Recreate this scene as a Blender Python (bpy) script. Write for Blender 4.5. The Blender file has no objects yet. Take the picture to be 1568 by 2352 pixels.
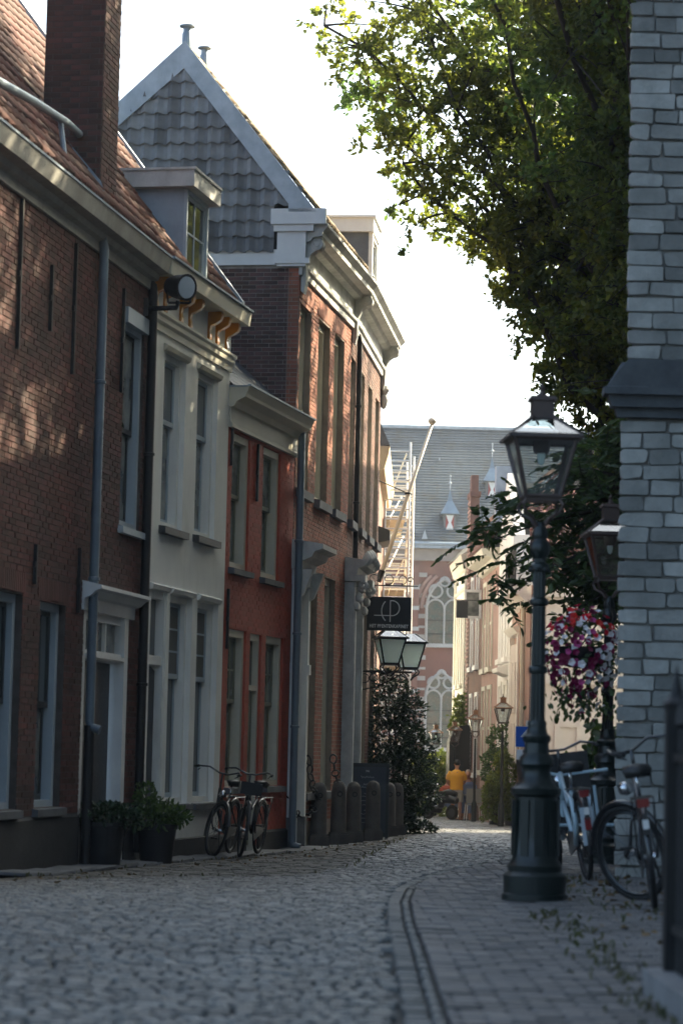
import bpy, math, random
import numpy as np
from mathutils import Matrix, Vector
R=random.Random(7); RN=np.random.default_rng(7)
rad=math.radians
sc=bpy.context.scene
COL=sc.collection
# ------------------------------------------------------------------ camera
FPX=6000.0; ROLL=rad(1.3); PITCH=math.atan(546.0*math.cos(ROLL)/FPX)
cd=bpy.data.cameras.new('camera'); cam=bpy.data.objects.new('camera',cd); COL.objects.link(cam)
cd.sensor_fit='VERTICAL'; cd.sensor_height=36; cd.lens=36*FPX/2352; cd.clip_start=.1; cd.clip_end=3000
cd.dof.use_dof=True; cd.dof.focus_distance=45.5; cd.dof.aperture_fstop=2.9; cd.dof.aperture_blades=0
cam.location=(0,0,1.0)
_f=Vector((0,math.cos(PITCH),math.sin(PITCH))); _r0=Vector((1,0,0)); _u0=_r0.cross(_f)
_r=_r0*math.cos(ROLL)+_u0*math.sin(ROLL); _u=-_r0*math.sin(ROLL)+_u0*math.cos(ROLL)
cam.rotation_euler=Matrix((_r,_u,-_f)).transposed().to_euler()
sc.camera=cam
# ------------------------------------------------------------------ light
SUN_AZ=rad(52); SUN_EL=rad(36)           # azimuth from +Y towards +X
wd=bpy.data.worlds.new('World'); sc.world=wd; wd.use_nodes=True
nt=wd.node_tree; bg=nt.nodes['Background']
sky=nt.nodes.new('ShaderNodeTexSky'); sky.sky_type='NISHITA'; sky.sun_disc=False
sky.sun_elevation=SUN_EL; sky.sun_rotation=SUN_AZ; sky.air_density=.6; sky.dust_density=5.0; sky.ozone_density=0.0
tn=nt.nodes.new('ShaderNodeMix'); tn.data_type='RGBA'; tn.blend_type='MULTIPLY'; tn.inputs[0].default_value=1; tn.inputs[7].default_value=(.90,1.0,.955,1)   # summer air, slightly less violet
nt.links.new(sky.outputs[0],tn.inputs[6]); nt.links.new(tn.outputs[2],bg.inputs[0]); bg.inputs[1].default_value=0.15
sl=bpy.data.lights.new('sun','SUN'); sl.energy=4.5; sl.angle=rad(0.53); sl.color=(1,.87,.62)
so=bpy.data.objects.new('sun',sl); COL.objects.link(so)
sd=Vector((math.sin(SUN_AZ)*math.cos(SUN_EL),math.cos(SUN_AZ)*math.cos(SUN_EL),math.sin(SUN_EL)))
so.rotation_euler=sd.to_track_quat('Z','Y').to_euler(); so.location=(30,30,40)
vs=sc.view_settings; vs.view_transform='Standard'; vs.look='None'; vs.exposure=2.0; vs.gamma=1; vs.use_curve_mapping=False
sc.cycles.max_bounces=8; sc.cycles.transparent_max_bounces=12
# ------------------------------------------------------------------ helpers
def tag(o,label=None,cat=None,group=None,kind=None):
    if label: o['label']=label
    if cat: o['category']=cat
    if group: o['group']=group
    if kind: o['kind']=kind
    return o
def empty(name,loc=(0,0,0),rz=0,label=None,cat=None,group=None,parent=None):
    o=bpy.data.objects.new(name,None); COL.objects.link(o); o.location=loc; o.rotation_euler=(0,0,rz); o.empty_display_size=.2
    if parent: o.parent=parent
    return tag(o,label,cat,group)
def copy_tree(o,parent=None):
    c=o.copy(); COL.objects.link(c); c.parent=parent
    for ch in list(o.children): copy_tree(ch,c)
    return c
class MB:
    def __init__(s): s.v=[]; s.f=[]; s.c=[]
    def add(s,vs,fs,c=.5):
        b=len(s.v); s.v+= [tuple(p) for p in vs]; s.f+=[tuple(b+i for i in f) for f in fs]; s.c+=[c]*len(fs); return s
    def hexa(s,p,c=.5): return s.add(p,[(0,3,2,1),(4,5,6,7),(0,1,5,4),(1,2,6,5),(2,3,7,6),(3,0,4,7)],c)
    def box(s,x0,x1,y0,y1,z0,z1,c=.5):
        return s.hexa([(x0,y0,z0),(x1,y0,z0),(x1,y1,z0),(x0,y1,z0),(x0,y0,z1),(x1,y0,z1),(x1,y1,z1),(x0,y1,z1)],c)
    def ext(s,poly,fn,a,b,c=.5):
        n=len(poly); vs=[fn(p,a) for p in poly]+[fn(p,b) for p in poly]
        fs=[tuple(range(n-1,-1,-1)),tuple(range(n,2*n))]+[(i,(i+1)%n,n+(i+1)%n,n+i) for i in range(n)]
        return s.add(vs,fs,c)
    def px(s,prof,x0,x1,c=.5): return s.ext(prof,lambda p,a:(a,p[0],p[1]),x0,x1,c)   # (y,z) profile along x
    def py(s,poly,y0,y1,c=.5): return s.ext(poly,lambda p,a:(p[0],a,p[1]),y0,y1,c)   # (x,z)
    def pz(s,poly,z0,z1,c=.5): return s.ext(poly,lambda p,a:(p[0],p[1],a),z0,z1,c)
    def tube(s,pts,r,n=8,c=.5,cap=True):
        pts=[Vector(p) for p in pts]; m=len(pts); rs=[r]*m if not hasattr(r,'__len__') else list(r)
        vs=[]; t=None; up=None
        for i,p in enumerate(pts):
            d=(pts[min(i+1,m-1)]-pts[max(i-1,0)])
            if d.length<1e-9: d=Vector((0,0,1))
            d.normalize()
            if up is None: up=Vector((0,0,1)) if abs(d.z)<.9 else Vector((1,0,0))
            a=d.cross(up); 
            if a.length<1e-6: a=d.orthogonal()
            a.normalize(); b=a.cross(d); b.normalize(); up=b
            for k in range(n):
                q=2*math.pi*k/n; vs.append(p+(a*math.cos(q)+b*math.sin(q))*rs[i])
        fs=[(i*n+k,i*n+(k+1)%n,(i+1)*n+(k+1)%n,(i+1)*n+k) for i in range(m-1) for k in range(n)]
        if cap: fs+=[tuple(range(n-1,-1,-1)),tuple((m-1)*n+k for k in range(n))]
        return s.add(vs,fs,c)
    def lathe(s,prof,n=20,at=(0,0,0),c=.5,flute=0,rot=0):
        vs=[]
        for r,z in prof:
            for k in range(n):
                q=rot+2*math.pi*k/n; rr=r*(1-(flute if k%2 else 0)); vs.append((at[0]+rr*math.cos(q),at[1]+rr*math.sin(q),at[2]+z))
        m=len(prof); fs=[(i*n+k,i*n+(k+1)%n,(i+1)*n+(k+1)%n,(i+1)*n+k) for i in range(m-1) for k in range(n)]
        fs+=[tuple(range(n-1,-1,-1)),tuple((m-1)*n+k for k in range(n))]
        return s.add(vs,fs,c)
    def torus(s,ce,Rr,r,ax='y',n=32,m=8,c=.5,a0=0,a1=2*math.pi):
        full=abs(a1-a0-2*math.pi)<1e-6; k=n if full else n+1; pts=[]
        vs=[];
        for i in range(k):
            a=a0+(a1-a0)*i/n; e=(math.cos(a),math.sin(a))
            for j in range(m):
                b=2*math.pi*j/m; q=Rr+r*math.cos(b); h=r*math.sin(b)
                p={'y':(e[0]*q,h,e[1]*q),'x':(h,e[0]*q,e[1]*q),'z':(e[0]*q,e[1]*q,h)}[ax]
                vs.append((ce[0]+p[0],ce[1]+p[1],ce[2]+p[2]))
        fs=[(i*m+j,i*m+(j+1)%m,((i+1)%k)*m+(j+1)%m,((i+1)%k)*m+j) for i in range(n) for j in range(m)]
        return s.add(vs,fs,c)
    def xf(s,M): s.v=[tuple(M@Vector(p)) for p in s.v]; return s
    def build(s,name,mat,parent=None,smooth=False,kind=None,loc=None,rz=0):
        o=bpy.data.objects.new(name,mk_mesh(name,s.v,s.f,s.c,mat,smooth)); COL.objects.link(o)
        if parent: o.parent=parent
        if loc: o.location=loc
        if rz: o.rotation_euler=(0,0,rz)
        if kind: o['kind']=kind
        return o
def mk_mesh(name,v,f,c,mat,smooth=False):
    me=bpy.data.meshes.new(name); me.from_pydata([tuple(p) for p in v],[],f)
    a=me.attributes.new('v','FLOAT','FACE'); a.data.foreach_set('value',np.asarray(c,dtype=np.float32))
    if smooth is True: me.polygons.foreach_set('use_smooth',[True]*len(f))
    elif smooth:
        me.polygons.foreach_set('use_smooth',[True]*len(f)); me.set_sharp_from_angle(angle=rad(smooth))
    me.materials.append(MATS[mat]); return me
def inst(me,name,parent,M=None,loc=None):
    o=bpy.data.objects.new(name,me); COL.objects.link(o); o.parent=parent
    if M is not None: o.matrix_local=M
    elif loc: o.location=loc
    return o
# ------------------------------------------------------------------ ground height (the street falls gently away)
def _il(k,y):
    for (a,b),(c,d) in zip(k,k[1:]):
        if y<=c:
            t=max(0,(y-a))/(c-a); return b+(d-b)*t
    return k[-1][1]
_GL=[(-99,0),(15,-.02),(20,-.14),(26,-.30),(34,-.42),(38,-.47),(44,-.58),(50,-.68),(80,-1.02),(130,-1.15)]
_GR=[(-99,.02),(24,.0),(30,-.06),(40,-.27),(50,-.52),(80,-1.02),(130,-1.15)]
def G(X,Y):
    t=min(1,max(0,(X+.8)/3.2)); t=t*t*(3-2*t); s=0
    for d in (-1.2,0,1.2): s+=_il(_GL,Y+d)*(1-t)+_il(_GR,Y+d)*t
    return s/3
# ------------------------------------------------------------------ materials
MATS={}
def pm(name,c1,c2=None,scale=3.0,rough=.7,bump=0,bscale=40,var=.0,metal=0,dirt=0,dcol=(.03,.028,.025),spec=.4,coat=0,trans=0,detail=5,contrast=(.35,.65),world=False,stretch=None,sheen=0):
    m=bpy.data.materials.new(name); m.use_nodes=True; n=m.node_tree.nodes; L=m.node_tree.links; b=n['Principled BSDF']; MATS[name]=m
    b.inputs['Roughness'].default_value=rough; b.inputs['Metallic'].default_value=metal; b.inputs['Specular IOR Level'].default_value=spec
    if coat: b.inputs['Coat Weight'].default_value=coat; b.inputs['Coat Roughness'].default_value=.15
    tc=n.new('ShaderNodeTexCoord'); vec=tc.outputs['Object']
    if world:
        ge=n.new('ShaderNodeNewGeometry'); vec=ge.outputs['Position']
    if stretch:
        mp=n.new('ShaderNodeMapping'); mp.inputs['Scale'].default_value=stretch; L.new(vec,mp.inputs[0]); vec=mp.outputs[0]
    c2=c2 or c1
    no=n.new('ShaderNodeTexNoise'); no.inputs['Scale'].default_value=scale; no.inputs['Detail'].default_value=detail; no.inputs['Roughness'].default_value=.62; L.new(vec,no.inputs['Vector'])
    mr=n.new('ShaderNodeMapRange'); mr.inputs[1].default_value=contrast[0]; mr.inputs[2].default_value=contrast[1]; L.new(no.outputs[0],mr.inputs[0])
    mx=n.new('ShaderNodeMix'); mx.data_type='RGBA'; mx.inputs[6].default_value=(*c1,1); mx.inputs[7].default_value=(*c2,1); L.new(mr.outputs[0],mx.inputs[0])
    col=mx.outputs[2]
    if var:
        at=n.new('ShaderNodeAttribute'); at.attribute_name='v'
        m2=n.new('ShaderNodeMapRange'); m2.inputs[3].default_value=1-var; m2.inputs[4].default_value=1+var; L.new(at.outputs['Fac'],m2.inputs[0])
        hs=n.new('ShaderNodeHueSaturation'); L.new(m2.outputs[0],hs.inputs['Value']); L.new(col,hs.inputs['Color'])
        m3=n.new('ShaderNodeMapRange'); m3.inputs[3].default_value=.5+.02*var; m3.inputs[4].default_value=.5-.02*var; L.new(at.outputs['Fac'],m3.inputs[0]); L.new(m3.outputs[0],hs.inputs['Hue'])
        col=hs.outputs[0]
    if dirt:
        d=n.new('ShaderNodeTexNoise'); d.inputs['Scale'].default_value=1.1; d.inputs['Detail'].default_value=8; d.inputs['Roughness'].default_value=.7
        mp=n.new('ShaderNodeMapping'); mp.inputs['Scale'].default_value=(1.6,1.6,.45); L.new(tc.outputs['Object'],mp.inputs[0]); L.new(mp.outputs[0],d.inputs['Vector'])
        dr=n.new('ShaderNodeMapRange'); dr.inputs[1].default_value=.5; dr.inputs[2].default_value=.75; dr.inputs[4].default_value=dirt; L.new(d.outputs[0],dr.inputs[0])
        dm=n.new('ShaderNodeMix'); dm.data_type='RGBA'; dm.inputs[7].default_value=(*dcol,1); L.new(dr.outputs[0],dm.inputs[0]); L.new(col,dm.inputs[6]); col=dm.outputs[2]
    L.new(col,b.inputs['Base Color'])
    if bump:
        bn=n.new('ShaderNodeTexNoise'); bn.inputs['Scale'].default_value=bscale; bn.inputs['Detail'].default_value=4; L.new(vec,bn.inputs['Vector'])
        bb=n.new('ShaderNodeBump'); bb.inputs['Strength'].default_value=bump; bb.inputs['Distance'].default_value=.01; L.new(bn.outputs[0],bb.inputs['Height']); L.new(bb.outputs[0],b.inputs['Normal'])
        rr=n.new('ShaderNodeMapRange'); rr.inputs[3].default_value=max(0,rough-.12); rr.inputs[4].default_value=min(1,rough+.12); L.new(bn.outputs[0],rr.inputs[0]); L.new(rr.outputs[0],b.inputs['Roughness'])
    if trans:
        out=n['Material Output']; tr=n.new('ShaderNodeBsdfTranslucent'); ms=n.new('ShaderNodeMixShader'); ms.inputs[0].default_value=trans
        hs=n.new('ShaderNodeHueSaturation'); hs.inputs['Hue'].default_value=.475; hs.inputs['Value'].default_value=2.1; hs.inputs['Saturation'].default_value=1.1
        L.new(col,hs.inputs['Color']); L.new(hs.outputs[0],tr.inputs[0]); L.new(b.outputs[0],ms.inputs[1]); L.new(tr.outputs[0],ms.inputs[2]); L.new(ms.outputs[0],out.inputs[0])
    return m
def clear_glass(name,tint=(.9,.95,.95),refl=.25):
    m=bpy.data.materials.new(name); m.use_nodes=True; n=m.node_tree.nodes; L=m.node_tree.links; MATS[name]=m
    n.remove(n['Principled BSDF']); t=n.new('ShaderNodeBsdfTransparent'); t.inputs[0].default_value=(*tint,1)
    g=n.new('ShaderNodeBsdfGlossy'); g.inputs['Roughness'].default_value=.08; lw=n.new('ShaderNodeLayerWeight'); lw.inputs[0].default_value=.3
    mr=n.new('ShaderNodeMapRange'); mr.inputs[3].default_value=refl*.4; mr.inputs[4].default_value=min(1,refl*2.5); L.new(lw.outputs['Facing'],mr.inputs[0])
    ms=n.new('ShaderNodeMixShader'); L.new(mr.outputs[0],ms.inputs[0]); L.new(t.outputs[0],ms.inputs[1]); L.new(g.outputs[0],ms.inputs[2]); L.new(ms.outputs[0],n['Material Output'].inputs[0])
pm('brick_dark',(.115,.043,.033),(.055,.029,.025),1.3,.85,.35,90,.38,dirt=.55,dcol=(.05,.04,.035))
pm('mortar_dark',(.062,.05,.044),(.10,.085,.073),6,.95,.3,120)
pm('brick_warm',(.30,.115,.065),(.22,.08,.05),1.5,.85,.35,90,.28,dirt=.35,dcol=(.08,.06,.05))
pm('brick_brown',(.21,.105,.075),(.13,.075,.06),1.5,.85,.35,90,.28,dirt=.35,dcol=(.06,.05,.045))
pm('mortar_warm',(.30,.25,.20),(.22,.18,.15),6,.95,.3,120)
pm('brick_old',(.125,.06,.05),(.07,.045,.043),1.5,.9,.4,90,.4,dirt=.4,dcol=(.03,.03,.03))
pm('mortar_pale',(.36,.33,.30),(.22,.2,.18),5,.95,.3,120)
pm('brick_pink',(.40,.25,.205),(.33,.20,.17),1.2,.85,.3,60,.25,dirt=.2,dcol=(.15,.12,.1))
pm('red_paint',(.43,.08,.04),(.34,.06,.034),1.4,.7,.25,60,.12,dirt=.4,dcol=(.12,.03,.025))
pm('stucco',(.80,.79,.74),(.71,.70,.66),1.2,.85,.25,60,dirt=.6,dcol=(.47,.46,.41))
pm('white_paint',(.74,.74,.72),(.66,.66,.65),2.5,.5,.1,40,dirt=.25,dcol=(.4,.4,.38))
pm('cream_paint',(.56,.53,.43),(.50,.47,.38),2.5,.55,.1,40,dirt=.2,dcol=(.3,.28,.22))
pm('olive_paint',(.20,.20,.14),(.16,.16,.11),3,.5,.1,40)
pm('greyblue_paint',(.40,.46,.50),(.34,.40,.44),2.5,.5,.1,40,dirt=.15,dcol=(.22,.25,.26))
pm('stone_paint',(.60,.60,.57),(.42,.42,.40),3,.75,.3,50,dirt=.45,dcol=(.14,.13,.12))
pm('stone_dull',(.36,.345,.30),(.26,.25,.22),3,.75,.3,50,dirt=.5,dcol=(.10,.095,.085))
pm('dark_paint',(.035,.04,.042),(.025,.028,.03),3,.45,.1,40)
pm('door_dark',(.018,.02,.022),(.012,.012,.014),2,.4,.1,30)
pm('grey_stone',(.20,.20,.20),(.13,.13,.13),4,.8,.35,50,.15,dirt=.3)
pm('blue_stone',(.115,.12,.13),(.08,.085,.09),4,.75,.35,50,.15,dirt=.3)
pm('plinth_dark',(.03,.03,.031),(.02,.02,.021),3,.8,.3,40,dirt=.3)
pm('post_stone',(.13,.115,.10),(.085,.075,.068),4,.85,.4,40,dirt=.3)
pm('iron',(.008,.008,.009),(.014,.013,.012),6,.55,.2,60)
pm('cast_green',(.005,.010,.009),(.008,.015,.013),5,.38,.15,50,coat=.15)
pm('zinc',(.34,.40,.45),(.25,.30,.35),2.5,.5,.2,25,dirt=.4,dcol=(.18,.2,.22),metal=.25)
pm('lead',(.48,.53,.57),(.34,.39,.43),3,.6,.3,20,dirt=.4,dcol=(.14,.15,.16))
pm('pipe_blue',(.13,.17,.20),(.10,.13,.16),3,.45,.15,30,dirt=.3)
pm('tile_red',(.165,.065,.047),(.10,.05,.04),2,.8,.3,60,.35,dirt=.45,dcol=(.05,.04,.035))
pm('tile_grey',(.185,.19,.195),(.115,.118,.12),2,.55,.3,60,.45,dirt=.3,dcol=(.05,.05,.05))
pm('tile_brown',(.28,.20,.12),(.16,.12,.08),2,.75,.3,60,.3)
pm('slate',(.085,.095,.11),(.13,.14,.155),3,.5,.3,40,.25)
pm('ochre',(.58,.24,.03),(.5,.19,.02),3,.35,.1,40,coat=.4)
pm('glass_dark',(.012,.016,.016),(.06,.068,.062),1.6,.05,.12,3,spec=.8)
pm('glass_pale',(.05,.06,.056),(.24,.25,.23),2.2,.07,.12,3,spec=.6)  # pale tone painted in for street reflections and net curtains
pm('glass_lead',(.05,.085,.075),(.11,.09,.07),2.2,.25,.2,12,.5)
pm('blind',(.16,.16,.15),(.13,.13,.12),2,.8)
clear_glass('glass_clear',(.92,.96,.96),.62); clear_glass('glass_milky',(.72,.8,.84),.35)
pm('glass_frost',(.8,.86,.84),(.7,.78,.76),2,.2,trans=.5)
pm('cobble',(.14,.138,.126),(.09,.09,.083),2.0,.5,.5,60,.5,dirt=.3,dcol=(.06,.055,.05),spec=.5)
pm('cobble_crest_shade',(.115,.105,.09),(.075,.07,.06),2.0,.7,.45,70,.35,dirt=.4,dcol=(.06,.05,.035),spec=.4)
pm('clinker',(.125,.12,.115),(.09,.084,.08),2.0,.65,.4,70,.35,dirt=.3,dcol=(.06,.055,.05),spec=.45)
pm('kerb',(.12,.124,.118),(.085,.088,.084),2.0,.65,.4,60,.3,dirt=.3)
pm('joint_sand',(.075,.07,.062),(.045,.043,.038),3,.95,.4,60,world=True)
pm('tuff',(.36,.36,.335),(.25,.255,.235),3.5,.9,.9,22,.4,dirt=.5,dcol=(.13,.13,.115))
pm('tuff_joint',(.19,.188,.172),(.26,.255,.235),5,.95,.4,60)
pm('tuff_dark',(.10,.11,.115),(.065,.07,.075),3,.85,.5,40,.2)
pm('bark',(.055,.045,.032),(.03,.025,.02),6,.9,.6,25,stretch=(1,1,.2))
pm('leaf_oak',(.052,.10,.028),(.10,.125,.026),.5,.5,0,1,.45,trans=.58,world=True,contrast=(.4,.6))
pm('leaf_dark',(.035,.075,.022),(.055,.095,.03),.8,.42,0,1,.4,trans=.35,world=True)
pm('leaf_holly',(.016,.036,.016),(.024,.05,.02),2,.36,0,1,.45,trans=.08,world=True,spec=.45)
pm('leaf_light',(.08,.13,.03),(.12,.15,.035),2,.5,0,1,.4,trans=.4,world=True)
pm('rubber',(.012,.012,.012),(.02,.02,.02),8,.75)
pm('chrome',(.6,.62,.65),(.5,.52,.55),5,.22,metal=1)
pm('rim_dark',(.10,.105,.11),(.07,.075,.08),5,.3,metal=.8)
pm('bike_black',(.012,.013,.015),(.02,.02,.022),5,.3,coat=.5)
pm('bike_pale',(.38,.50,.56),(.34,.46,.52),4,.35,coat=.4)
pm('saddle_black',(.015,.015,.015),(.03,.028,.026),8,.45)
pm('red_glass',(.20,.01,.009),(.16,.008,.008),5,.2,coat=.6)
pm('pot_black',(.012,.012,.013),(.02,.02,.021),4,.6,.1,30)
pm('soil',(.03,.02,.014),(.02,.015,.01),10,.95)
pm('copper',(.34,.17,.09),(.24,.13,.08),5,.45,.2,40,metal=.5)
pm('sign_black',(.008,.008,.009),(.012,.012,.013),4,.45)
pm('sign_white',(.62,.62,.60),None,3,.6)
pm('chalkboard',(.05,.06,.075),(.065,.075,.09),1.5,.7,.1,30)
pm('chalk',(.35,.36,.37),None,3,.9)
pm('sign_blue',(.01,.09,.42),None,3,.4)
pm('alu',(.72,.73,.74),(.62,.63,.64),4,.45,metal=.3)
pm('plank',(.56,.45,.30),(.46,.36,.24),3,.8,.2,30,.2)
pm('scaf_cream',(.74,.70,.62),(.66,.62,.54),3,.6)
pm('pole_wood',(.66,.58,.48),(.58,.50,.40),3,.5)
pm('church_brick',(.27,.125,.095),(.20,.10,.08),.8,.9,.2,20,dirt=.25,dcol=(.2,.15,.13))
pm('church_band',(.50,.48,.45),(.42,.40,.38),2,.9)
pm('church_grey',(.34,.29,.26),(.29,.25,.23),2,.9)
pm('petal_white',(.78,.78,.80),None,3,.6,var=.08,trans=.2)
pm('petal_pink',(.21,.010,.055),(.16,.008,.045),3,.55,var=.25,trans=.2)
pm('petal_rose',(.45,.06,.20),None,3,.55,var=.2,trans=.2)
pm('petal_red',(.60,.02,.012),None,3,.55,var=.2,trans=.2)
pm('skin',(.42,.20,.13),None,3,.55)
pm('hair_dark',(.012,.01,.009),None,8,.6); pm('hair_grey',(.32,.27,.22),None,8,.7)
pm('shirt_yellow',(.85,.42,.04),(.8,.38,.035),3,.8,.15,25); pm('shorts_beige',(.42,.38,.31),None,3,.85)
pm('cloth_blue',(.16,.20,.30),None,3,.85); pm('cloth_red',(.42,.08,.035),None,3,.8); pm('cloth_white',(.6,.6,.66),None,3,.8)
pm('chair_grey',(.27,.27,.25),None,3,.6)
pm('wall_cream',(.78,.74,.69),(.70,.66,.61),1.0,.85,.15,30,dirt=.2,dcol=(.45,.4,.35))
pm('wall_pinkish',(.58,.50,.44),(.52,.45,.40),1.0,.85,.15,30,dirt=.2,dcol=(.4,.34,.3))
pm('weed',(.045,.06,.022),(.08,.075,.035),4,.7,0,1,.4,trans=.3,world=True)
pm('litter',(.16,.10,.04),(.09,.06,.03),4,.8,0,1,.4,world=True)
# ================================================================== ground, road, pavements
CN=[(-3.41,24.7),(-2.35,30.8),(-1.54,34.6),(-.70,38.2),(.10,43.0),(.78,49.6)]
def facX(Y): return np.interp(Y,[-20]+[c[1] for c in CN]+[62,80],[-11.1]+[c[0] for c in CN]+[1.0,1.3])
def ground_sheet():
    xs=[-300,-150,-80,-40,-20,-12]+[-10+.5*i for i in range(49)]+[15,18,24,40,80,150,300]
    ys=[-60,-30,-10]+[0+.75*i for i in range(135)]+[110,130,170,250,400,800]
    v=[(x,y,G(x,y)-.035) for y in ys for x in xs]; n=len(xs)
    f=[(j*n+i,j*n+i+1,(j+1)*n+i+1,(j+1)*n+i) for j in range(len(ys)-1) for i in range(n-1)]
    mb=MB(); mb.add(v,f); return mb.build('ground','joint_sand',smooth=True,kind='structure')
ground_sheet()
def stone_mesh(w,l,h,c,rnd,bev=.008,drop=.03):
    def ring(i,z): return [(sx*(w/2-i)+rnd.uniform(-1,1)*.004,sy*(l/2-i)+rnd.uniform(-1,1)*.004,z) for sx,sy in ((-1,-1),(1,-1),(1,1),(-1,1))]
    v=ring(0,-drop)+ring(.002,h-bev)+ring(bev*1.1,h)
    f=[(a+i,a+(i+1)%4,a+4+(i+1)%4,a+4+i) for a in (0,4) for i in range(4)]+[(8,9,10,11)]
    return v,f,[c]*9
def lay(root,name,mat,items,n_ind,smooth=40):
    """items: (x,y,z,w,l,rz,h). The n_ind nearest become objects of their own, the rest one joined mesh."""
    rnd=random.Random(len(name)*31+len(items))
    items=sorted(items,key=lambda t:(t[0]**2+t[1]**2) if abs(t[0])<t[1]*.135 else 1e6+t[1])
    meshes={}
    for i,(x,y,z,w,l,rz,h) in enumerate(items[:n_ind]):
        key=(round(w,2),round(l,2),i%6)
        if key not in meshes:
            v,f,c=stone_mesh(key[0]-.004,key[1]-.004,.0,rnd.random(),rnd); meshes[key]=mk_mesh(name,v,f,c,mat,smooth)
        o=bpy.data.objects.new(name,meshes[key]); COL.objects.link(o); o.parent=root; o.location=(x,y,z+h); o.rotation_euler=(rnd.uniform(-.03,.03),rnd.uniform(-.03,.03),rz)
    mb=MB()
    for (x,y,z,w,l,rz,h) in items[n_ind:]:
        v,f,c=stone_mesh(w,l,0,rnd.random(),rnd); cr,sr=math.cos(rz),math.sin(rz); tx,ty=rnd.uniform(-.02,.02),rnd.uniform(-.02,.02)
        mb.add([(x+a*cr-b*sr,y+a*sr+b*cr,z+h+e+a*tx+b*ty) for a,b,e in v],f,c[0])
    if mb.v: mb.build(name+'_field',mat,root,smooth,kind='stuff')
def xr(Y): return float(np.interp(Y,[0,10,16,19,21.5,23.5,25,26.3,27.2,60,90],[.27,.27,.32,.38,.49,.72,1.05,1.75,3.6,4.3,4.0]))
def xl(Y): return float(np.interp(Y,[0,20,23.6,26.5,27.2,29,33,40,46,55],[-4.6,-3.8,-2.95,-1.55,-.35,.2,.45,.95,1.5,1.4]))
road=empty('cobbled_road'); tag(road,kind='structure')
its=[]; y=8.2
while y<83:
    ln=.086 if y<30 else (.14 if y<50 else .22)
    x=xl(y)-R.random()*.15
    while x<xr(y)-.07:
        w=R.uniform(.07,.125)*(1 if y<30 else (1.4 if y<50 else 2))
        if abs(x+w/2)<y*.16+.4:
            yy=y+R.uniform(-.012,.012)+.05*math.sin(x*.8+y*.3); its.append((x+w/2,yy,G(x+w/2,yy),w-.016,ln-.018+R.uniform(-.012,.004),R.uniform(-.05,.05),R.uniform(-.005,.005)))
        x+=w
    y+=ln
lay(road,'cobblestone','cobble',its,300)
# paving strip in front of the houses, browner tone paints in crest shading
pav=empty('pavement_left'); tag(pav,kind='structure')
its=[]; y=22.0
while y<50:
    x=facX(y)+.45
    x1=xl(y)-.02
    while x<x1-.05:
        w=R.uniform(.11,.2)
        its.append((x+w/2,y,G(x+w/2,y),w-.014,.135,R.uniform(-.04,.04),R.uniform(-.008,.008))); x+=w
    y+=.15
lay(pav,'cobblestone','cobble_crest_shade',its,200)
sl_=[]; y=25.2; k=0
while y<43:
    l=R.uniform(.7,1.0); sl_.append((facX(y+l/2)+.22,y+l/2,G(facX(y),y)+.03,.46,l-.012,-rad(11),R.uniform(-.004,.004))); y+=l
lay(pav,'paving_slab','blue_stone',sl_,60)
# gutter: two stone rows between road and brick pavement, curving off to the right at the corner
gut=empty('gutter'); tag(gut,kind='structure'); its=[]
pth=[(.27,8.0)]
while pth[-1][1]<27.0 and len(pth)<400:
    x0,y0=pth[-1]; e=.05; dx=xr(y0+e)-xr(y0); l=math.hypot(dx,e); pth.append((x0+dx/l*.17,y0+e/l*.17))
for (x0,y0),(x1,y1) in zip(pth,pth[1:]):
    a=math.atan2(y1-y0,x1-x0); nx,ny=math.sin(a),-math.cos(a); mx_,my_=(x0+x1)/2,(y0+y1)/2
    its.append((mx_+nx*.062,my_+ny*.062,G(mx_,my_),R.uniform(.092,.106),.15,a-math.pi/2,-.004+R.uniform(-.004,.004)))
    its.append((mx_+nx*.145,my_+ny*.145,G(mx_,my_),R.uniform(.042,.05),.154,a-math.pi/2,.002+R.uniform(-.004,.004)))
lay(gut,'gutter_stone','kerb',its,300)
pr=empty('pavement_right'); tag(pr,kind='structure'); its=[]; y=8.2; k=0
while y<27.5:
    x=xr(y)+.18;
    while x<2.9:
        nx_=(math.floor((x+.04-(k%2)*.1)/.2)+1)*.2+(k%2)*.1; c_=(x+nx_)/2; w_=nx_-x
        if c_<y*.14+.3 and y<np.interp(c_,[.2,1,1.8,3],[27,25.2,26.6,27.4]): its.append((c_,y+R.uniform(-.004,.004)+.02*math.sin(c_*3),G(c_,y),round(w_,2)-.008,.098,R.uniform(-.02,.02),R.uniform(-.005,.005)))
        x=nx_
    y+=.106; k+=1
lay(pr,'clinker_brick','clinker',its,300)
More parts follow.
